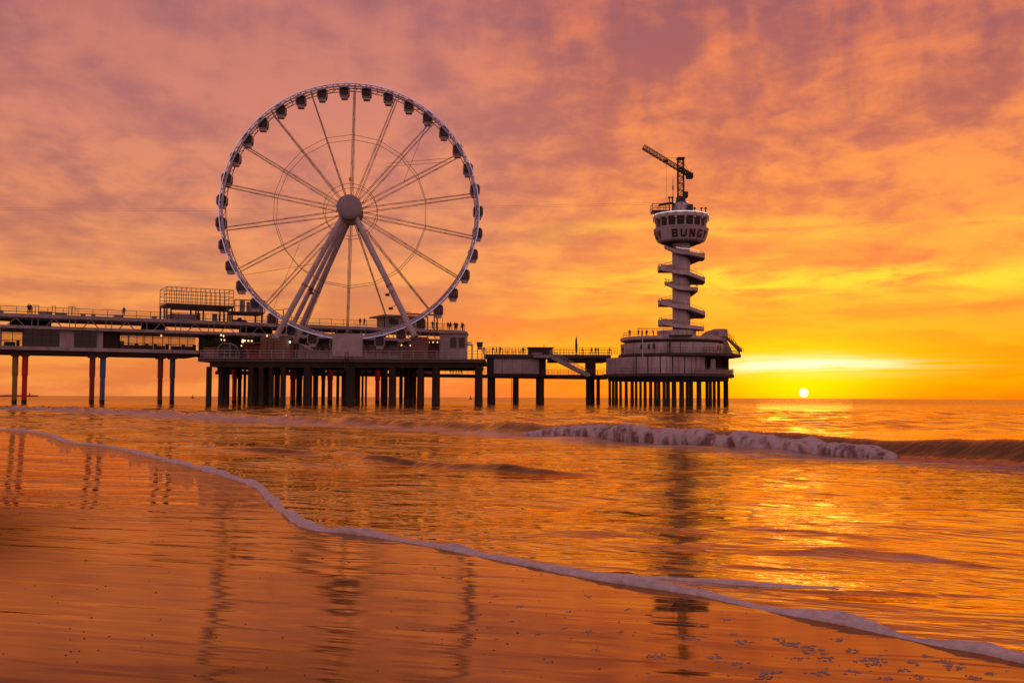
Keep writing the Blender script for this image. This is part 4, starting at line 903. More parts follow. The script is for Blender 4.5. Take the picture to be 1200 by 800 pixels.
# lower walkway behind the platform
lw = thing('lower_walkway', 'low service walkway with railing running behind and right of the wheel platform', 'walkway', MP.O, ang)
zt = MP.z(600, 439.3, 8); za, zb_ = MP.x(318, 8), MP.x(712, 8)
MB().bbox(za, zb_, 8, 11, zt - .75, zt, .06).build('walkway_slab', 'darkc', lw)
railing(lw, (za, 8.1, zt), (zb_, 8.1, zt), 1.3, 60, .04, (1.0, .5), 'steel')
pw_ = (MP.x(518, 8) - MP.x(258, 8)) / 26
gm_ = MB().box(.03, pw_ - .03, 10.7, 10.85, zt + .01, zt + 1.95).mesh('gallery_panel', 'beam')
for i in range(26):
    if i in (2, 3, 7, 12, 19, 24): continue
    place('gallery_panel', gm_, lw, (MP.x(258, 8) + pw_ * i, 0, 0))
MB().bbox(MP.x(256, 8), MP.x(318, 8) - .01, 8, 11, zt - .75, zt, .06).build('walkway_slab', 'darkc', lw)
for px in (331, 395, 428, 505): MB().bbox(MP.x(px, 8) - 1.6, MP.x(px, 8) + 1.6, 8.6, 10.5, zt, zt + 1.1, .08).build('white_locker', 'canvas', lw)
for px in (470, 486): MB().tube((MP.x(px, 9), 9, -2), (MP.x(px, 9), 9, zt - .7), .4, 10).build('pile', 'darkc', lw)
for i, px in enumerate((528.5, 531.5, 535, 538, 541)):
    P = MP.O + MP.u * MP.x(px, 9) + MP.v * 9.2 + Vector((0, 0, zt)); person(P, i, .6 * i, ['leftmost', 'second from the left', 'middle', 'second from the right', 'rightmost'][i] + ' of five dark people on the low walkway by the piles', 'people on the low walkway')

# ---- roof top furniture of the pier
def onroof(name, label, cat, px, v=2.0, z=None, group=None):
    return thing(name, label, cat, MP.O + MP.u * MP.x(px, v) + MP.v * v + Vector((0, 0, ZR if z is None else z)), ang, group)
rl = [(31, 1, 'left one of a pair on the roof deck at the far left'), (33, 0, 'right one of a pair on the roof deck at the far left'), (143.5, 0, 'lone person standing at the roof railing above the red and blue columns')]
for px, k_, lb_ in rl: person(MP.O + MP.u * MP.x(px, 1) + MP.v * 1 + Vector((0, 0, ZR + (.3 if px > 100 else .1))), k_, .4, lb_)
for px, hp, wp, lb_ in ((51.5, 4.5, 15, 'long pale planter box on the roof deck between two railings'), (-2, 4, 8, 'pale planter box at the left edge of the photo on the roof'), (70, 3, 13, 'low dark bench box on the roof right of the long planter'), (96, 3.2, 5, 'small dark box on the roof deck'), (108, 3.6, 4, 'tiny box beside the small dark box on the roof'), (138, 3.6, 10, 'low pale box below the lone person'), (180, 3.6, 4.5, 'square grey box near the scaffold terrace')):
    o = onroof('roof_box', lb_, 'box', px, 3, group='boxes on the roof deck'); k = MP.m(px, 3)
    MB().bbox(-wp * k / 2, wp * k / 2, 0, 1.5, 0, hp * k, .06).build('body', 'steel', o); MB().bbox(-wp * k / 2 - .05, wp * k / 2 + .05, -.05, 1.55, hp * k, hp * k + .12, .03).build('lid', 'dark', o)
for px, lb_ in ((37, 'left pair of dark posts with a bar'), (41, 'narrow dark post pair right of the first'), (61, 'dark roof post frame in the middle'), (80.5, 'left of two tall post frames'), (84, 'right of two tall post frames')):
    o = onroof('post_frame', lb_ + ' on the roof deck', 'frame', px, .6, group='post frames on the roof deck')
    MB().tube((-.28, 0, 0), (-.28, 0, 1.65), .06).build('post', 'dark', o); MB().tube((.28, 0, 0), (.28, 0, 1.65), .06).build('post', 'dark', o); MB().tube((-.3, 0, 1.6), (.3, 0, 1.6), .05).build('bar', 'dark', o)
# scaffold terrace
sf = onroof('scaffold_terrace', 'tall dark scaffold terrace with gridded railing on the pier roof', 'terrace', 193, 1.0); k = MP.m(240, 1)
def sx(px): return MP.x(px, 1) - MP.x(193, 1)
def szz(px, py): return MP.z(px, py, 1) - ZR
zd = szz(193, 354.8); zrail = szz(193, 335.8)
for yy in (0, 7):
    for i, px in enumerate((194, 199, 231, 237, 266, 271)): MB().box(sx(px) - .14, sx(px) + .14, yy, yy + .28, 0, zd - .45).build('post', 'dark', sf)
MB().box(sx(193), sx(272.5), -.1, 7.3, zd - .45, zd).build('platform', 'dark', sf)
pm = MB().tube((0, 0, 0), (0, 0, zrail - zd), .06, 4).mesh('railing_post', 'dark')
for yy in (0, 7.2):
    for i in range(15): place('railing_post', pm, sf, (sx(193.3) + (sx(272) - sx(193.3)) * i / 14, yy, zd))
    for q_ in (1.0, .78, .55, .33, .12): MB().tube((sx(193.3), yy, zd + (zrail - zd) * q_), (sx(272), yy, zd + (zrail - zd) * q_), .05, 4).build('handrail', 'dark', sf)
for q_ in (1.0, .55, .12): MB().tube((sx(193.3), 0, zd + (zrail - zd) * q_), (sx(193.3), 7.2, zd + (zrail - zd) * q_), .05, 4).tube((sx(272), 0, zd + (zrail - zd) * q_), (sx(272), 7.2, zd + (zrail - zd) * q_), .05, 4).build('handrail', 'dark', sf)
MB().bbox(sx(199), sx(232), .6, 5, 0, szz(193, 366.5), .1).build('storage_block', 'steel', sf)
MB().bbox(sx(199), sx(273), .4, .8, szz(193, 362.2), szz(193, 360.6), .05).build('girder', 'dark', sf)
for pxa, pxb in ((250, 256), (232, 236)): MB().box(sx(pxa), sx(pxb), 2, 2.1, 0, szz(240, 366)).build('screen_panel', 'steel', sf)
# right wing of the terrace
z2 = szz(268, 365.3) ; z2t = szz(268, 350.6)
for px in (268.5, 306): MB().box(sx(px) - .15, sx(px) + .15, 0, .3, 0, z2).box(sx(px) - .15, sx(px) + .15, 5, 5.3, 0, z2).build('post', 'dark', sf)
MB().box(sx(272.6), sx(308), -.1, 5.5, z2 - .25, z2 + .15).build('wing_floor', 'dark', sf)
MB().path([(sx(273.5), 0, z2), (sx(273.5), 0, z2t), (sx(309), 0, z2t), (sx(309), 0, z2)], .1, 4).tube((sx(273.5), 0, (z2 + z2t) / 2), (sx(309), 0, (z2 + z2t) / 2), .06).build('wing_frame', 'dark', sf)
MB().box(sx(281), sx(286), .3, 1.2, z2 + .15, z2t - .1).box(sx(289), sx(308), .3, 1.2, z2 + .15, z2t - .3).build('wing_panel', 'steel', sf)
o = onroof('roof_heap', 'low dark covered heap on the pier roof beneath the terrace wing', 'covered heap', 281, 1.6); k = MP.m(281, 1)
MB().prism([(-9 * k, 0), (9 * k, 0), (7 * k, 2 * k), (1.5 * k, 3.5 * k), (0, 6 * k), (-2 * k, 4 * k), (-7 * k, 3 * k)], 0, 2.2).build('cover', 'dark', o)
for px, py, lb_ in ((326, 363, 'left dark hoop frame behind the lower left of the wheel'), (336, 362, 'right dark hoop frame behind the wheel legs')):
    P = MP.loc(px, py, 1); o = onroof('hoop_frame', lb_, 'frame', px, 1); h = P.z - ZR
    MB().path([(-.8, 0, 0), (-.8, 0, h), (.8, 0, h), (.8, 0, 0)], .06, 4).build('hoop', 'dark', o)
# right roof house behind the wheel
rh = onroof('roof_house', 'flat roofed house with open dark frame on the pier roof right of the wheel foot', 'roof house', 448, 2); k = MP.m(480, 2)
def rx_(px): return MP.x(px, 2) - MP.x(448, 2)
def rz_(px, py): return MP.z(px, py, 2) - ZR
MB().box(rx_(455), rx_(495), 0, 7, 0, rz_(475, 371.8)).build('wall', 'concrete', rh)
MB().bbox(rx_(446.5), rx_(495.5), -1, 7.5, rz_(475, 371.7), rz_(475, 369.8), .1).build('roof', 'steel', rh)
MB().box(rx_(448), rx_(448) + .25, -.7, -.45, 0, rz_(475, 371.7)).box(rx_(455), rx_(466), -.06, -.01, .8, 2.0).build('porch_post', 'dark', rh)
MB().path([(rx_(475), -.2, 0), (rx_(475), -.2, rz_(490, 368.3)), (rx_(511.5), -.2, rz_(490, 368.3)), (rx_(511.5), -.2, 0)], .17, 4).path([(rx_(475), 5, 0), (rx_(475), 5, rz_(490, 368.3)), (rx_(511.5), 5, rz_(490, 368.3)), (rx_(511.5), 5, 0)], .15, 4).tube((rx_(508), -.2, 0), (rx_(508), -.2, rz_(490, 368.3)), .12).build('open_frame', 'dark', rh)
MB().path([(rx_(474), 1, rz_(475, 369.8)), (rx_(474), 1, rz_(475, 364.8)), (rx_(483), 1, rz_(475, 364.8)), (rx_(483), 1, rz_(475, 369.8))], .06, 4).build('vent_frame', 'dark', rh)
w_ = MB().path([(rx_(458), -.03, .8), (rx_(462), -.03, .8), (rx_(462), -.03, 2.1), (rx_(458), -.03, 2.1)], .05, 4, True).build('window_frame', 'dark', rh); MB().box(rx_(458), rx_(462), -.03, -.01, .8, 2.1).build('pane', 'dglass', w_)
MB().tube((rx_(520.5), 1, 0), (rx_(520.5), 1, rz_(520, 371)), .05).build('mast', 'dark', rh)
for px, k_, lb_ in ((421, 0, 'left one of two people at the roof railing right of the central spoke'), (425.8, 1, 'right one of two people at the roof railing right of the central spoke'), (506, 3, 'person under the open frame on the right roof, left one'), (511, 1, 'person under the open frame on the right roof, right one')):
    person(MP.O + MP.u * MP.x(px, 1) + MP.v * .9 + Vector((0, 0, ZR + .15)), k_, .5, lb_)
for i, px in enumerate((524, 527, 529.5, 532, 534.5, 537, 540, 542.5, 544)):
    person(MP.O + MP.u * MP.x(px, 1) + MP.v * (.8 + .5 * (i % 3)) + Vector((0, 0, ZR + .1)), i, i * 1.3, ['first', 'second', 'third', 'fourth', 'fifth', 'sixth', 'seventh', 'eighth', 'last'][i] + ' person from the left in the crowd ending the roof terrace', 'people at the right end of the roof terrace')

# ================================================================== CONNECTING PIER
BF = Frame((at(572, 440, 226.0).x, 226.0, 0), math.radians(3.0))
br = thing('connecting_pier', 'upper pier deck with railing linking the wheel platform to the round pavilion', 'pier', BF.O, BF.a)
def bx(px, v=0): return BF.x(px, v)
def bz(px, py, v=0): return BF.z(px, py, v)
zt = bz(640, 415.2); BW = 9.0
MB().bbox(bx(569), bx(716), 0, BW, zt - .75, zt, .08).build('upper_deck', 'beam', br)
MB().bbox(bx(645), bx(712), .6, BW - .6, bz(680, 424), zt - .76, .06).bbox(bx(571), bx(636), .6, BW - .6, bz(600, 420.5), zt - .76, .06).build('deck_girder', 'darkc', br)
for pxa in (577.5, 589, 600.5, 612, 623): MB().box(bx(pxa) + .02, bx(pxa + 11.3), .55, .75, bz(600, 437.5), bz(600, 420)).build('screen_panel', 'canvas', br)
MB().box(bx(578), bx(634), .8, BW - .8, bz(600, 437.6), bz(600, 420)).build('enclosed_room', 'beam', br)
MB().bbox(bx(571), bx(638), -.3, BW, bz(600, 441), bz(600, 437.6), .06).build('room_floor', 'darkc', br)
for px in (574.5, 635.5, 692): MB().box(bx(px, 1) - (.75 if px < 680 else 1.1), bx(px, 1) + (.75 if px < 680 else 1.1), .4, 2, bz(px, 439.5), zt - .77).build('upper_column', 'darkc', br)
MB().bbox(bx(638), bx(714), -.8, 3, bz(680, 441), bz(680, 439), .05).build('lower_gallery', 'darkc', br)
railing(br, (bx(636), -.7, bz(680, 439)), (bx(713), -.7, bz(680, 439)), 1.15, 24, .035, (1.0, .5), 'steel')
for px, w, v in ((574.5, 6.8, 1), (604, 6, 2), (633.5, 8.5, 1), (631, 6, 7), (689, 5, .5), (694, 5.5, 4), (701, 4.2, 1), (578, 5, 8), (606, 4, 8)): pile(bx(px, v), v, w * BF.m(px, v) / 2, bz(px, 441, v) + .02, br)
ld = MB(); lx = bx(600.3, 1); 
for s2 in (-.18, .18): ld.tube((lx + s2, 1, -1), (lx + s2, 1, bz(600, 441, 1)), .05, 4)
for i in range(16): ld.tube((lx - .18, 1, i * .38), (lx + .18, 1, i * .38), .035, 4)
ld.build('ladder', 'steel', br)
railing(br, (bx(570), .2, zt), (bx(724), .2, zt), 1.55, 42, .04, (1.0, .62, .3), 'dark')
railing(br, (bx(570), BW - .2, zt), (bx(724), BW - .2, zt), 1.55, 30, .04, (1.0, .5), 'dark')
# stair down to the lower gallery
stc = thing('pier_staircase', 'pale staircase descending from the upper deck down to the right', 'staircase', BF.O, BF.a)
p0 = (bx(645, -1.6), bz(645, 416, -1.6)); p1 = (bx(687, -1.6), bz(687, 438.6, -1.6))
MB().bbox(bx(625.5, -1.6), p0[0], -2.2, -.01, p0[1] - .6, p0[1], .05).build('top_landing', 'concrete', stc)
nst = 18
stm = MB().box(0, (p1[0] - p0[0]) / nst + .04, -2.0, -.3, -.14, 0).mesh('step', 'concrete')
for i in range(nst): place('step', stm, stc, (p0[0] + (p1[0] - p0[0]) * i / nst, 0, p0[1] + (p1[1] - p0[1]) * (i + 1) / nst))
for y_ in (-2.2, -.2): MB().prism([(p0[0], p0[1] + .15), (p0[0], p0[1] - .75), (p1[0], p1[1] - .5), (p1[0] + .8, p1[1] - .5), (p1[0] + .8, p1[1] + .15)], y_, y_ + .16).build('stringer', 'concrete', stc)
for y_ in (-2.1, -.12):
    MB().tube((p0[0], y_, p0[1] + 1.1), (p1[0], y_, p1[1] + 1.1), .045, 4).tube((p0[0], y_, p0[1] + .6), (p1[0], y_, p1[1] + .6), .03, 4).build('handrail', 'white', stc)
    for i in range(10):
        u = i / 9; xx = p0[0] + (p1[0] - p0[0]) * u; zz = p0[1] + (p1[1] - p0[1]) * u; MB().tube((xx, y_, zz), (xx, y_, zz + 1.1), .035, 4).build('baluster', 'white', stc)
def onb(name, label, cat, px, v, group=None): return thing(name, label, cat, BF.O + BF.u * bx(px, v) + BF.v * v + Vector((0, 0, zt)), BF.a, group)
kb2 = onb('flat_kiosk', 'flat dark kiosk with a pale counter on the connecting pier deck', 'kiosk', 633.5, 3); k = BF.m(633, 3)
MB().box(-14 * k, 14.5 * k, .5, 3, 0, 8 * k).build('wall', 'beam', kb2); MB().bbox(-15 * k, 15.5 * k, 0, 3.4, 8 * k, 9.3 * k, .05).build('roof', 'dark', kb2)
MB().bbox(-10 * k, 2 * k, 0, .45, 0, 2.6 * k, .04).build('counter', 'canvas', kb2); MB().box(-9 * k, 6 * k, .44, .49, 3.5 * k, 6.8 * k).build('hatch', 'dark', kb2); MB().tube((4 * k, .2, 0), (4 * k, .2, 12.8 * k), .07).build('pole', 'dark', kb2)
pa = onb('closed_parasol', 'tall closed dark parasol standing on the connecting pier deck', 'parasol', 675.3, 2); k = BF.m(675, 2)
MB().tube((0, 0, 0), (0, 0, 22.5 * k), .07).build('pole', 'dark', pa)
b = MB().tube((0, 0, 3 * k), (0, 0, 12 * k), .16, 9, .26).tube((0, 0, 12 * k), (0, 0, 18 * k), .26, 9, .2).tube((0, 0, 18 * k), (0, 0, 21.8 * k), .2, 9, .04)
for i in range(9): a = i * 2 * PI / 9; b.tube((.15 * math.cos(a), .15 * math.sin(a), 3.3 * k), (.24 * math.cos(a), .24 * math.sin(a), 12 * k), .06, 4, .05)
b.build('folded_canopy', 'cloth2', pa); MB().prismz([(.5 * math.cos(i * PI / 4), .5 * math.sin(i * PI / 4)) for i in range(8)], 0, .15).build('base', 'dark', pa)
for i, (px, v, lb_) in enumerate(((567, 1, 'person standing directly beside the legs of the lookout box'), (577, 1, 'left of three people on the deck near the lookout box'), (581.5, 2, 'middle of the three people on the deck near the lookout box'), (586, 1, 'right of the three people on the deck near the lookout box'), (613, 2, 'person standing close left of the flat kiosk'), (683.5, 1, 'person just right of the closed parasol'), (693.5, 1, 'left of the three people standing right of the closed parasol'), (698, 2, 'middle of the three people standing right of the closed parasol'), (701, 1, 'right of the three people standing right of the closed parasol'), (714, 1, 'person by the left railing of the round pavilion'))):
    person(BF.O + BF.u * bx(px, v) + BF.v * v + Vector((0, 0, zt + .02)), i, i * .9, (lb_))
for i, px in enumerate((571, 594, 602, 609)):
    o = onb('cafe_table', ['small round table nearest the lookout box', 'left round table before the flat kiosk', 'middle round table before the flat kiosk', 'right round table before the flat kiosk'][i] + ' on the pier deck', 'table', px, 3)
    MB().tube((0, 0, 0), (0, 0, .74), .05).tube((0, 0, 0), (0, 0, .04), .28, 10).build('pedestal', 'dark', o); MB().tube((0, 0, .74), (0, 0, .79), .45, 12).build('tabletop', 'dark', o)

# ================================================================== ROUND PAVILION
CY = 222.0
pc0 = at(785, 440, CY); pav = thing('round_pavilion', 'round white pavilion with terraces on a ring of dark piles at the pier head', 'pavilion', (pc0.x, CY, 0))
def qx(px): return at(px, 440, CY).x - pc0.x
def qz(px, py, r=0): return at(px, py, CY - r).z        # height at the near side of a ring of radius r
K = CY / F
dcx = qx(782.5); DR = 77.5 * K * .985
zd0, zd1 = qz(783, 441.2, DR), qz(783, 437.0, DR)
def disc(name, cxp, Rm, z0, z1, m_, bev=.12, n=64, parent=None, inner=0.05):
    o = MB().lathe([(inner, z0), (Rm - bev, z0), (Rm, z0 + bev), (Rm, z1 - bev), (Rm - bev, z1), (inner, z1)], n).build(name, m_, parent or pav, loc=(qx(cxp), 0, 0)); return o
disc('base_deck', 782.5, DR, zd0, zd1, 'beam', .15, 72)
disc('base_ring_beam', 782.5, DR - 1.2, zd0 - .7, zd0 - .02, 'darkc', .1)
# piles in rings
for a_, b_ in ((145, 165), (170, 190), (192, 215), (225, 245), (265, 288), (308, 333), (340, 360), (373, 392), (405, 428), (445, 469), (481, 504), (506, 530), (545, 568), (571, 600), (613, 647), (669, 704), (716, 742), (744, 771), (797, 832), (862, 886), (888, 911), (916, 939), (948, 972), (995, 1032)):
    px = 690 + (a_ + b_) / 2 / 6.316; pw = (b_ - a_) / 6.316
    r = abs(px - 782.5) * K; Rr = (DR - 1.6); v0_ = math.sqrt(max(Rr * Rr - r * r, 0.5))
    for v in ((-v0_, v0_ * .9) if v0_ > 3 else (-v0_,)):
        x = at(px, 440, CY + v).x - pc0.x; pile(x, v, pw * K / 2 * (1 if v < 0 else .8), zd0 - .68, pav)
# lower storey wall of separate panels
R1 = 66 * K; lwx = qx(778); zt1 = qz(780, 417.5, R1)
for i in range(30):
    a0 = 2 * PI * i / 30 + .01; a1 = 2 * PI * (i + 1) / 30 - .01
    if 3 <= i <= 6: continue           # open arcade on the sunward right side
    MB().lathe([(R1 - .25, zd1 + .01), (R1, zd1 + .01), (R1, zt1), (R1 - .25, zt1)], 3, a0, a1).build('wall_panel', 'white', pav, loc=(lwx, 0, 0))
MB().lathe([(5.5, zd1 + .01), (6, zd1 + .01), (6, zt1), (5.5, zt1)], 24).build('core_wall', 'beam', pav, loc=(lwx, 0, 0))
for i in (3, 4, 5, 6, 7):
    a = 2 * PI * i / 30; x = (R1 - .3) * math.sin(a); y = -(R1 - .3) * math.cos(a); MB().tube((lwx + x, y, zd1), (lwx + x, y, zt1), .38, 10).build('arcade_column', 'darkc', pav)
MB().box(qx(843), qx(852.5), -1.5, 1.5, zd1 + .01, zt1 + .3).build('right_pier', 'darkc', pav)
MB().box(qx(822.5), qx(828), -9.9, -9.7, zd1 + .5, zt1 - .4).build('bright_door', 'canvas', pav)
# white flat screen wall at the left
MB().prismz([(qx(709.5), -2.5), (qx(717.5), -6.2), (qx(735), -10.5), (qx(735), -10.2), (qx(718), -5.8), (qx(710), -2.2)], zd1 + .01, zt1 - .05).build('screen_wall', 'canvas', pav)
for px, v in ((709.5, -2.5), (717.5, -6.2)): MB().box(qx(px) - .08, qx(px) + .08, v - .12, v, zd1 + .01, zt1 - .05).build('screen_edge', 'steel', pav)
MB().tube((qx(744.5), -12.4, zd1), (qx(744.5), -12.4, qz(744, 393, 12)), .12).build('flag_pole', 'white', pav)
# joints on the wall
for a in (-.35, -.1, .1, .33, .52): MB().tube((lwx + (R1 + .05) * math.sin(a), -(R1 + .05) * math.cos(a), zd1), (lwx + (R1 + .05) * math.sin(a), -(R1 + .05) * math.cos(a), zt1), .07, 5).build('downpipe', 'steel', pav)
# railing on base deck
def ring_rail(cxp, Rm, z, h, n, a0, a1, m_='steel', pr=.035, rails=(1, .5), parent=None):
    pm = MB().tube((0, 0, 0), (0, 0, h), pr, 4).mesh('railing_post', m_); X_ = qx(cxp)
    for i in range(n):
        a = a0 + (a1 - a0) * i / (n - 1); place('railing_post', pm, parent or pav, (X_ + Rm * math.sin(a), -Rm * math.cos(a), z))
    for q_ in rails:
        N = max(24, n); MB().path([(X_ + Rm * math.sin(a0 + (a1 - a0) * i / N), -Rm * math.cos(a0 + (a1 - a0) * i / N), z + h * q_) for i in range(N + 1)], pr, 4).build('handrail', m_, parent or pav)
ring_rail(782.5, DR - .2, zd1, 1.15, 44, -1.0, 2.6, 'steel')
MB().lathe([(DR - .42, zd1 + .02), (DR - .36, zd1 + .02), (DR - .36, zd1 + .9), (DR - .42, zd1 + .9)], 30, .25, 1.5).build('rail_screen', 'steel', pav, loc=(dcx, 0, 0))
# terrace slab above
R2_ = 71 * K; tz0, tz1 = qz(796, 417.3, R2_), qz(796, 413.0, R2_)
MB().lathe([(.05, tz0), (R2_ - 2, tz0), (R2_, tz0 + .25), (R2_, tz1), (R2_ - .2, tz1 + .05), (.05, tz1)], 72).build('terrace_slab', 'beam', pav, loc=(qx(796), 0, 0))
# upper storey : drum wall, band with recess, roof
R3 = 60 * K; ux = 787.5; uz0 = tz1; uz1 = qz(788, 400.4, R3)
for i in range(26):
    a0 = 2 * PI * i / 26 + .006; a1 = 2 * PI * (i + 1) / 26 - .006
    MB().lathe([(R3 - .3, uz0 + .01), (R3, uz0 + .01), (R3, uz1), (R3 - .3, uz1)], 3, a0, a1).build('upper_wall_panel', 'white', pav, loc=(qx(ux), 0, 0))
MB().lathe([(R3 - 1.2, uz1 - .3), (R3 - .9, uz1 - .3), (R3 - .9, uz1 + .75), (R3 - 1.2, uz1 + .75)], 60).build('recessed_clerestory', 'dark', pav, loc=(qx(ux), 0, 0))
bz1 = qz(788, 392.6, R3)
MB().lathe([(.05, uz1 + .7), (R3 - .2, uz1 + .55), (R3 + .05, uz1 + .75), (R3 + .05, bz1 - .1), (R3 - .1, bz1), (.05, bz1)], 72).build('roof_band', 'white', pav, loc=(qx(ux), 0, 0))
for a, w in ((-.62, .05), (-.52, .05), (-.78, .04), (.86, .05), (.98, .04)):
    MB().lathe([(R3 + .01, uz0 + .9), (R3 + .05, uz0 + .9), (R3 + .05, uz0 + 1.9), (R3 + .01, uz0 + 1.9)], 2, a, a + w).build('window', 'dglass', pav, loc=(qx(ux), 0, 0))
MB().prism([(qx(775), bz1 - .25), (qx(800), bz1 - .25), (qx(800), bz1 + .05), (qx(775), bz1 + .05)], -R3 - 1.3, -R3 + .4).build('balcony_block', 'beam', pav)
MB().box(qx(774.5), qx(776.5), -R3 - .35, -R3 - .02, uz0, uz1).build('pilaster', 'dark', pav)
ring_rail(ux, R3 + .7, tz1, 1.15, 40, -1.1, 1.6, 'steel')
ring_rail(796, R2_ - .25, tz1, 1.2, 30, .2, 2.2, 'dark')
ring_rail(ux, R3 - .4, bz1, 1.0, 34, -1.5, 1.2, 'dark')
# canopy platform at upper left of the roof, raised slab
MB().bbox(qx(741), qx(798), -R3 + 1.0, -R3 + 1.2, bz1 + 1.35, bz1 + 1.5, .02).tube((qx(741), -R3 + 1.1, bz1), (qx(741), -R3 + 1.1, bz1 + 1.5), .06).tube((qx(770), -R3 + 1.1, bz1), (qx(770), -R3 + 1.1, bz1 + 1.5), .06).build('roof_beam', 'dark', pav)
u1 = qz(790, 385.5, 6)
MB().lathe([(.05, bz1 + .01), (4.2, bz1 + .01), (4.2, u1), (.05, u1)], 40).build('roof_drum', 'white', pav, loc=(qx(793), 0, 0))
# wedge roof at right
wz = qz(833, 386.3, 4)
MB().add([(qx(822), -6, bz1), (qx(846), -6, bz1), (qx(846), -6, wz), (qx(842), -6, wz + .1), (qx(831), -6, wz + .05), (qx(822), -6, bz1 + .5), (qx(822), 3, bz1), (qx(846), 3, bz1), (qx(846), 3, wz), (qx(842), 3, wz + .1), (qx(831), 3, wz + .05), (qx(822), 3, bz1 + .5)],
         [(0, 1, 2, 3, 4, 5), (11, 10, 9, 8, 7, 6), (0, 6, 7, 1), (1, 7, 8, 2), (2, 8, 9, 3), (3, 9, 10, 4), (4, 10, 11, 5), (5, 11, 6, 0)]).build('sloping_roof', 'concrete', pav)
# small seats & lamp
lp = MB().tube((0, 0, -.18), (0, 0, .18), .26, 10).build('terrace_lamp', 'lampw', None, loc=at(824, 414.8, CY - R2_ * .86)); tag(lp, 'single bright white lamp under the pavilion terrace', 'lamp')
# outer stair on the right
os_ = thing('outer_staircase', 'steep railed staircase down the right side of the round pavilion', 'staircase', (pc0.x, CY, 0))
a_, b_ = (qx(848.5), at(848, 392.8, CY).z), (qx(866), at(866, 412.0, CY).z)
for y_ in (-2.2, -.6):
    MB().prism([(a_[0], a_[1] - .1), (a_[0], a_[1] - .45), (b_[0], b_[1] - .2), (b_[0] + .4, b_[1] + .2)], y_, y_ + .12).build('stringer', 'steel', os_)
    pts = [(a_[0] - .8, y_, a_[1] + .9), (a_[0] + .2, y_, a_[1] + 1.0), (b_[0] - .6, y_, b_[1] + 1.1), (b_[0] + .5, y_, b_[1] + .6), (b_[0] + .5, y_, b_[1] - .2)]
    MB().path(pts, .05, 4).build('handrail', 'dark', os_)
    for i in range(9):
        u = i / 8; MB().tube((a_[0] + (b_[0] - a_[0]) * u, y_, a_[1] + (b_[1] - a_[1]) * u - .2), (a_[0] + (b_[0] - a_[0]) * u, y_, a_[1] + (b_[1] - a_[1]) * u + 1.0), .035, 4).build('baluster', 'dark', os_)
for i in range(15):
    u = (i + .5) / 15; xx = a_[0] + (b_[0] - a_[0]) * u; zz = a_[1] + (b_[1] - a_[1]) * u; MB().box(xx - .14, xx + .14, -2.08, -.6, zz - .12, zz - .05).build('step', 'steel', os_)
MB().prism([(qx(845), tz1), (qx(858), tz1), (qx(848), a_[1] - .3), (qx(845), a_[1] - .3)], -2.0, 2.5).build('side_wall', 'concrete', os_)
for i, (px, r_, z_, lb_) in enumerate(((738, R3 - 1, bz1, 'person at the left edge of the pavilion roof'), (748, R3 - 1.5, bz1, 'left person leaning at the pavilion roof railing'), (752.5, R3 - 2, bz1, 'middle person leaning at the pavilion roof railing'), (758, R3 - 1.5, bz1, 'right person leaning at the pavilion roof railing'), (729, R3, tz1, 'person on the terrace at the left corner of the pavilion'), (766, R3 - 2, bz1, 'person behind the railing left of the tower foot'))):
    person(Vector((at(px, 440, CY - 3).x, CY - 3 if i != 4 else CY - 5, z_)), i, i, lb_)

# ================================================================== LOOKOUT TOWER
TP = at(798.6, 380, CY); tw = thing('lookout_tower', 'tall white lookout tower wrapped by a spiral stair with a round lettered pod', 'tower', (TP.x, CY, 0))
def tz(py, r=0.0): return at(798.6, py, CY - r).z
RS = 10.5 * K
MB().lathe([(.05, bz1), (RS, bz1), (RS, tz(278)), (.05, tz(278))], 40).build('shaft', 'white', tw)
for py in (286, 300, 322, 342, 362): MB().lathe([(RS, tz(py)), (RS + .03, tz(py)), (RS + .03, tz(py) + .1), (RS, tz(py) + .1)], 40).build('shaft_joint', 'beam', tw)
# helical stair: keys of (angle in quarter turns, y of underside in px, radius px). 0=left 1=front 2=right 3=back
keys = [(1.6, 283, 18), (2, 287, 18), (3, 289, 18), (4, 292, 19), (5, 299, 17.5), (6, 303.5, 26.5), (7, 311, 20), (8, 317.3, 26.5), (9, 322.5, 17.5), (10, 331.3, 26.5), (11, 333, 18), (12, 334.5, 19), (13, 340.8, 17.5), (14, 342.2, 19), (15, 351, 19), (16, 357.5, 26.5), (17, 363, 17.5), (18, 371.0, 26.5), (19, 374, 19), (20, 380.5, 26.5), (21, 385.5, 18), (22, 388, 26)]
def key_at(t_):
    for (t0, y0, r0), (t1, y1, r1) in zip(keys[:-1], keys[1:]):
        if t0 <= t_ <= t1:
            u = (t_ - t0) / (t1 - t0); us = u * u * (3 - 2 * u); fl = u
            return y0 + (y1 - y0) * us, r0 + (r1 - r0) * us
    return keys[-1][1], keys[-1][2]
def hel(t_):
    y, r = key_at(t_); a = PI + t_ * PI / 2        # angle from +x axis; PI=left, front = -y
    dirx, diry = math.cos(a), math.sin(a)
    # square-ish landings at the sides
    sq = 1.0
    rr_2 = r * K; z = tz(y, rr_2 * max(0, -diry)); return dirx, diry, rr_2, z
NS = 12
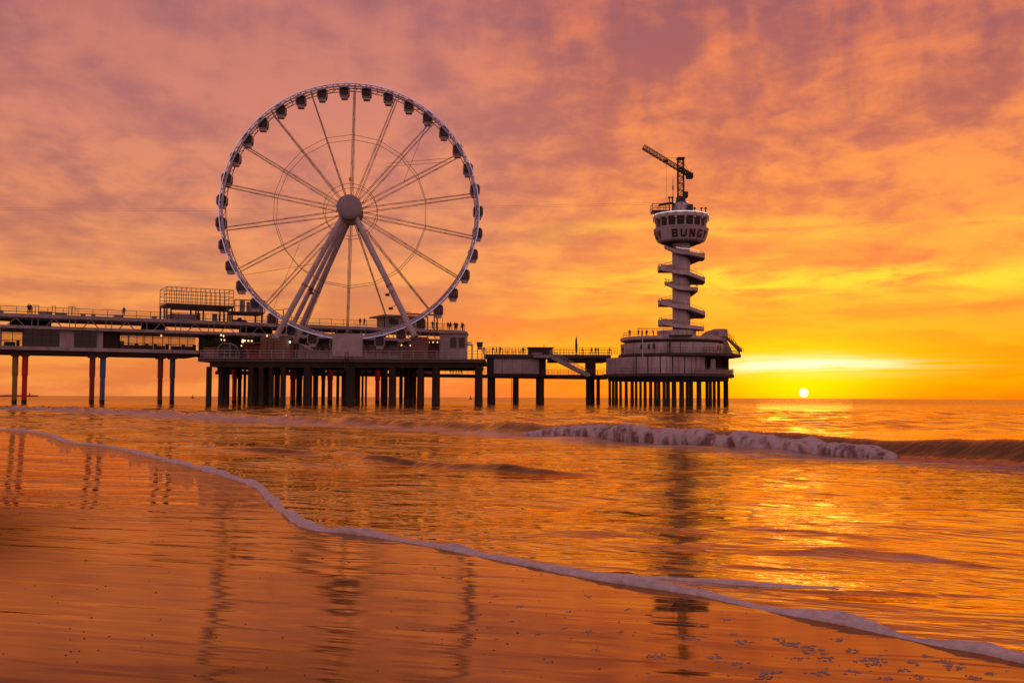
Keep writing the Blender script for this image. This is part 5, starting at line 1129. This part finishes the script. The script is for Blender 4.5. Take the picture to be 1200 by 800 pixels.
for tt in range(2, 22):
    vs_s, fs_s, vs_b, fs_b = [], [], [], []
    for i in range(NS + 1):
        t_ = tt + i / NS; dxx, dyy, r, z = hel(t_); ri = RS - .02
        for (rad_, zz) in ((ri, z), (r, z), (r, z + .32), (ri, z + .32)): vs_s.append((dxx * rad_, dyy * rad_, zz))
        for (rad_, zz) in ((r - .02, z + .2), (r + .12, z + .2), (r + .12, z + .95), (r - .02, z + .95)): vs_b.append((dxx * rad_, dyy * rad_, zz))
    for i in range(NS):
        for j in range(4): 
            f_ = (i * 4 + j, (i + 1) * 4 + j, (i + 1) * 4 + (j + 1) % 4, i * 4 + (j + 1) % 4); fs_s.append(f_); fs_b.append(f_)
    fs_s += [(3, 2, 1, 0), (NS * 4, NS * 4 + 1, NS * 4 + 2, NS * 4 + 3)]; fs_b += [(3, 2, 1, 0), (NS * 4, NS * 4 + 1, NS * 4 + 2, NS * 4 + 3)]
    f_o = MB().add(vs_s, fs_s).build('stair_flight', 'beam', tw)
    steep = tt in (7, 14, 19, 15)
    if not steep: MB().add(vs_b, fs_b).build('balustrade', 'white', f_o)
    rb_ = MB()
    pts = [hel(tt + i / NS) for i in range(NS + 1)]
    rb_.path([(a * r, b2 * r, z + 1.45) for a, b2, r, z in pts], .04, 4)
    if steep:
        rb_.path([(a * r, b2 * r, z + .9) for a, b2, r, z in pts], .04, 4)
    for i in range(0, NS + 1, 2): a, b2, r, z = pts[i]; rb_.tube((a * r, b2 * r, z + .2), (a * r, b2 * r, z + 1.55), .03, 4)
    rb_.build('stair_rail', 'steel', f_o)
    # treads
    if tt in (4, 8, 9, 12, 16, 17):
        for i in range(0, NS, 2):
            a, b2, r, z = pts[i]; 
MB().path([(hel(4.7 + .06 * i)[0] * (hel(4.7 + .06 * i)[2] + .1), hel(4.7 + .06 * i)[1] * (hel(4.7 + .06 * i)[2] + .1), hel(4.7 + .06 * i)[3] + 1.45) for i in range(16)], .045, 5).build('light_strip', 'led', tw)
# landing blocks at the far sides
for sgn, pyb, in ((1, 303.5), (1, 331.3), (-1, 317.3), (-1, 357.5), (1, 371), (-1, 380.5)):
    r = 26.5 * K; x0_, x1_ = (RS - .1, r) if sgn > 0 else (-r, -RS + .1); z = tz(pyb)
    o = MB().bbox(x0_, x1_, -1.25, 1.25, z - .35, z + .3, .04).build('landing', 'beam', tw)
    b = MB().box(x0_ + .3, x1_, -1.37, -1.25, z + .31, z + 1.15).box(x0_ + .3, x1_, 1.25, 1.37, z + .31, z + 1.15)
    xx = x1_ if sgn > 0 else x0_; b.box(xx - .06, xx + .06, -1.24, 1.24, z - .1, z + 1.15); b.build('landing_balustrade', 'white', o)
# left lower landing on the roof
MB().bbox(-25.5 * K, -RS, -1.4, 1.4, tz(383), tz(380), .04).build('landing', 'white', tw)
# pod
RPd = 32.5 * K
def ring(name, prof, m_, n=48, parent=tw, **kw): return MB().lathe(prof, n).build(name, m_, parent, **kw)
zs0, zs1 = tz(278.5, RPd), tz(264, RPd)
pod = ring('pod', [(RS, zs0 - .25), (RPd * .70, zs0 - .3), (RPd * .845, zs0 + .0), (RPd * 1.0, zs1), (RPd * .97, zs1 + .03), (RS, zs1 + .02)], 'white')
ring('pod_floor_ring', [(RS + .02, zs0 - .32), (RPd * .72, zs0 - .34), (RPd * .72, zs0 - .2), (RS + .02, zs0 - .2)], 'beam')
RW2 = RPd * .90; zw1 = tz(252.6, RPd)
NW = 18
for i in range(NW):
    a0 = 2 * PI * i / NW; a1 = 2 * PI * (i + 1) / NW
    f_ = MB().lathe([(RW2 - .15, zs1 + .03), (RW2 + .08, zs1 + .03), (RW2 + .08, zw1), (RW2 - .15, zw1)], 1, a0 - .028, a0 + .028).build('window_post', 'white', pod)
    MB().lathe([(RW2 - .08, zs1 + .03), (RW2 - .05, zs1 + .03), (RW2 - .05, zw1 - .9), (RW2 - .08, zw1 - .9)], 3, a0 + .03, a1 - .03).build('window', 'tglass', pod)
    MB().lathe([(RW2 - .12, zw1 - .85), (RW2 - .02, zw1 - .85), (RW2 - .02, zw1), (RW2 - .12, zw1)], 3, a0 + .03, a1 - .03).build('blind', 'dark', pod)
ring('window_sill', [(RW2 - .2, zs1 + .0), (RW2 + .12, zs1 + .0), (RW2 + .12, zs1 + .35), (RW2 - .2, zs1 + .35)], 'concrete', parent=pod)
ring('inner_core', [(1.8, zs1), (RS, zs1), (RS, zw1), (1.8, zw1)], 'beam', parent=pod)
zb0, zb1 = zw1, tz(247.4, RPd)
band = MB().lathe([(.05, zb0), (RW2, zb0), (RPd * .985, zb0 + .2), (RPd * .985, zb1), (RPd * .9, zb1 + .02), (.05, zb1)], NW).build('upper_band', 'white', tw)
for i in range(NW):
    a = 2 * PI * i / NW; MB().box(-.22, .22, -.12, .1, zb0 - .3, zb1 + .05).build('band_rib', 'white', band, loc=(RPd * .985 * math.sin(a), -RPd * .985 * math.cos(a), 0)).rotation_euler = (0, 0, a)
MB().path([(RPd * .99 * math.sin(i * 2 * PI / 54), -RPd * .99 * math.cos(i * 2 * PI / 54), zb1 + .1) for i in range(54)], .07, 4, True).build('light_strip', 'led', tw)
# lettering: BUNGY three times round the band
def glyph(ch):
    b = MB(); S = .27; T = .21
    def quad(pts): b.add([(x, y, 0) for x, y in pts] + [(x, y, .07) for x, y in pts], [(3, 2, 1, 0), (4, 5, 6, 7)] + [(i, (i + 1) % 4, (i + 1) % 4 + 4, i + 4) for i in range(4)])
    def bx2(x0, x1, y0, y1): quad([(x0, y0), (x1, y0), (x1, y1), (x0, y1)])
    if ch == 'B':
        bx2(-.5, -.5 + S, 0, 1)
        for y0 in (0, .5 - T / 2, 1 - T): bx2(-.5 + S, .24, y0, y0 + T)
        quad([(.24, 0), (.42, 0), (.5, .10), (.24, .10)]); bx2(.24, .5, .10, .42); quad([(.24, .42), (.5, .42), (.40, .5), (.24, .5)]); quad([(.24, .5), (.40, .5), (.48, .58), (.24, .58)]); bx2(.24, .48, .58, .90); quad([(.24, .90), (.48, .90), (.40, 1), (.24, 1)])
    if ch == 'U':
        bx2(-.5, -.5 + S, .16, 1); bx2(.5 - S, .5, .16, 1); quad([(-.36, 0), (.36, 0), (.5, .16), (-.5, .16)]); bx2(-.5 + S, .5 - S, .16, T + .03)
    if ch == 'N':
        bx2(-.5, -.5 + S, 0, 1); bx2(.5 - S, .5, 0, 1); quad([(.5 - S, 0), (.5 - S, .42), (-.5 + S, 1), (-.5 + S, .58)])
    if ch == 'G':
        bx2(-.5, -.5 + S, .14, .86); quad([(-.5, .14), (-.36, 0), (.40, 0), (.5, .14)]); quad([(-.5, .86), (.5, .86), (.36, 1), (-.36, 1)]); bx2(-.5 + S, .5 - S, .14, T + .02); bx2(-.5 + S, .5, 1 - T, .86); bx2(.5 - S, .5, .14, .52); bx2(.02, .5 - S, .36, .52)
    if ch == 'Y':
        bx2(-S / 2, S / 2, 0, .40); quad([(-S / 2, .40), (S / 2, .40), (-.5 + S + .04, 1), (-.5, 1)]); quad([(-S / 2 + .14, .48), (S / 2, .40), (.5, 1), (.5 - S - .04, 1)])
    return b.mesh('letter', 'letter')
LH = 9.4 * K; tilt = math.atan2(RPd * .155, zs1 - zs0)
gms = {ch: glyph(ch) for ch in 'BUNGY'}
for w_i in range(3):
    for i, ch in enumerate('BUNGY'):
        a = math.radians(-23.0 + 19.6 * i + 120 * w_i); wch = 7.0 * K
        zc0 = zs0 + (zs1 - zs0) * .14; rr3 = RPd * (.845 + .155 * .14) + .04
        o = place('letter', gms[ch], pod, (rr3 * math.sin(a), -rr3 * math.cos(a), zc0))
        o.rotation_euler = (math.radians(90) + tilt, 0, a); o.scale = (wch, LH, 1)
# things on the pod roof
MB().lathe([(.05, zb1), (9.2 * K, zb1), (9.2 * K, tz(238.5)), (8.2 * K, tz(238)), (.05, tz(238))], 28).build('roof_house', 'white', tw)
MB().path([(8.3 * K * math.cos(i * PI / 8), 8.3 * K * math.sin(i * PI / 8), tz(236.5)) for i in range(9)], .12, 5).build('light_strip', 'led', tw)
MB().lathe([(.05, tz(237.9)), (6.5 * K, tz(237.9)), (6.0 * K, tz(235.5)), (.05, tz(235.5))], 24).build('roof_plinth', 'dark', tw)
jx0, jx1 = -34.5 * K, -13 * K; jz = tz(249.3)
jp = MB().box(jx0, jx1, -1.3, 1.5, jz - .1, jz + .35).build('jump_platform', 'dark', tw)
b = MB()
for x in (jx0, jx0 + 1.6, jx0 + 2.9):
    for y in (-1.3, 1.5): b.tube((x, y, jz), (x, y, jz + 1.7), .06, 4)
for q_ in (.8, 1.7):
    b.path([(jx1, -1.3, jz + q_), (jx0, -1.3, jz + q_), (jx0, 1.5, jz + q_), (jx1, 1.5, jz + q_)], .06, 4)
b.build('platform_rail', 'dark', jp)
MB().prism([(-26 * K, tz(239.6)), (-9 * K, tz(237.4)), (-9 * K, tz(238.4)), (-26 * K, tz(240.6))], -1, 1).build('arm', 'dark', tw)
for px in (783.5, 787, 813, 821, 826): MB().box((px - 798.6) * K - .1, (px - 798.6) * K + .1, -2, -1.8, zb1, tz(246 if px > 800 else 234)).bbox((px - 798.6) * K - .25, (px - 798.6) * K + .25, -2.1, -1.7, tz(246 if px > 800 else 234) - .1, tz(245 if px > 800 else 232.5), .03).build('roof_spot', 'dark', tw)
MB().bbox(7 * K, 12.5 * K, -2, 1, zb1, tz(241), .1).build('motor_box', 'dark', tw)
MB().tube((-9.2 * K, 0, zb1), (-9.2 * K, 0, tz(209.5)), .09, 6, .05).tube((-9.2 * K, 0, tz(222)), (-9.2 * K, 0, tz(218)), .16, 6).build('antenna', 'dark', tw)
# ================================================================== CRANE
cr = thing('tower_crane', 'dark lattice crane with raised jib standing on the tower roof', 'crane', (TP.x, CY, tz(235.4)))
def cz(py): return tz(py) - tz(235.4)
def lattice(p, q, up, side_, n, r, r2, tri=False):
    b = MB(); p = Vector(p); q = Vector(q); up = Vector(up); sd2 = Vector(side_)
    cs = [(-1, -1), (1, -1), (1, 1), (-1, 1)] if not tri else [(-1, -1), (1, -1), (0, 1)]
    def pt(k, c): return p.lerp(q, k) + sd2 * c[0] + up * c[1]
    for c in cs: b.tube(pt(0, c), pt(1, c), r, 5)
    for i in range(n):
        for j in range(len(cs)):
            c0, c1 = cs[j], cs[(j + 1) % len(cs)]
            b.tube(pt(i / n, c0 if i % 2 else c1), pt((i + 1) / n, c1 if i % 2 else c0), r2, 4); b.tube(pt(i / n, c0), pt(i / n, c1), r2, 4)
    return b
mx_ = 0.0
lattice((mx_, 0, 0), (mx_, 0, cz(186.5)), (0, .62, 0), (.62, 0, 0), 12, .10, .055).build('mast', 'dark', cr)
MB().bbox(-.85, .85, -.85, .85, cz(187), cz(185), .1).build('mast_cap', 'dark', cr)
MB().bbox(-.9, .9, -.9, .9, 0, cz(230.5), .1).bbox(.5, 1.5, -.7, .7, cz(232), cz(225), .12).build('slew_base', 'dark', cr)
jt = Vector(((754.5 - 798.6) * K, 0, cz(172.2))); jr = Vector(((810 - 798.6) * K, 0, cz(205.5)))
jd = (jr - jt).normalized(); jn = Vector((-jd.z, 0, jd.x)); 
if jn.z < 0: jn = -jn
lattice(jt, jt.lerp(jr, .80), jn * .48, (0, .5, 0), 22, .10, .055, True).build('jib', 'dark', cr)
lattice(jt.lerp(jr, .78), jr, jn * .35, (0, .5, 0), 5, .16, .09).build('counter_jib', 'dark', cr)
MB().bbox(jr.x - .9, jr.x + .55, -.6, .6, jr.z - .75, jr.z + .5, .1).build('counterweight', 'darkc', cr)
MB().tube(jt.lerp(jr, .45) + jn * .5, (0, 0, cz(185.5)), .04, 4).tube((0, 0, cz(185.5)), jr + Vector((0, 0, .4)), .04, 4).tube(jr, jr + Vector((.2, 0, 1.4)), .06).build('stay_cable', 'dark', cr)
hk = Vector(((781.5 - 798.6) * K, 0, cz(188.5)))
MB().bbox(hk.x - .5, hk.x + .5, -.3, .3, hk.z - .3, hk.z + .2, .06).build('trolley', 'dark', cr)
MB().tube(hk, (hk.x + .1, 0, cz(236)), .03, 4).build('hoist_cable', 'dark', cr)
# zip line cables running ashore
for i, (y0_, y1_) in enumerate(((237.5, 240.5), (239.5, 243))):
    a0 = at(766, y0_, CY); a1 = at(-220, y1_, 205); b = MB(); pts = []
    for j in range(41):
        u = j / 40; P = a0.lerp(a1, u); P.z -= 1.0 * 4 * u * (1 - u); pts.append(P)
    o = MB().path(pts, .013, 4).build('zip_line', 'dark'); tag(o, ['upper', 'lower'][i] + ' thin zip line cable stretched from the tower towards the left', 'cable')
# ================================================================== far things
jy = 1400.0; jt_ = thing('far_breakwater', 'thin dark breakwater with a small light tower on the horizon at far left', 'breakwater', (at(0, 463, jy).x, jy, 0))
JX = lambda px: at(px, 463, jy).x - at(0, 463, jy).x
poly = [(JX(-120), -1)]
for i in range(40): poly.append((JX(-120 + i * 4.1), 2.0 + .5 * noise.noise(Vector((i * .7, 0, 0)))))
poly += [(JX(45), -1)]; poly.reverse()
MB().prism(poly, 0, 10).build('rock_mole', 'dark', jt_); MB().tube((JX(33), 4, 1.5), (JX(33), 4, 4.2), .9, 8, .6).tube((JX(33), 4, 4.2), (JX(33), 4, 5.0), .9, 8, .3).build('light_tower', 'dark', jt_)
for i, (px, py, lb_) in enumerate(((226, 463.4, 'small dark buoy on the horizon left of the platform piles'), (551.5, 463.8, 'small dark buoy seen between the last two platform piles'))):
    Y_ = 700; P = at(px, py, Y_); o = thing('buoy', lb_, 'buoy', (P.x, Y_, 0), group='buoys on the horizon')
    MB().tube((0, 0, -.5), (0, 0, .7), 1.0, 12, .8).build('float', 'dark', o); MB().tube((0, 0, .7), (0, 0, 2.2), .4, 8, .15).tube((0, 0, 2.2), (0, 0, 2.7), .22, 8).build('top_mark', 'redwall', o)
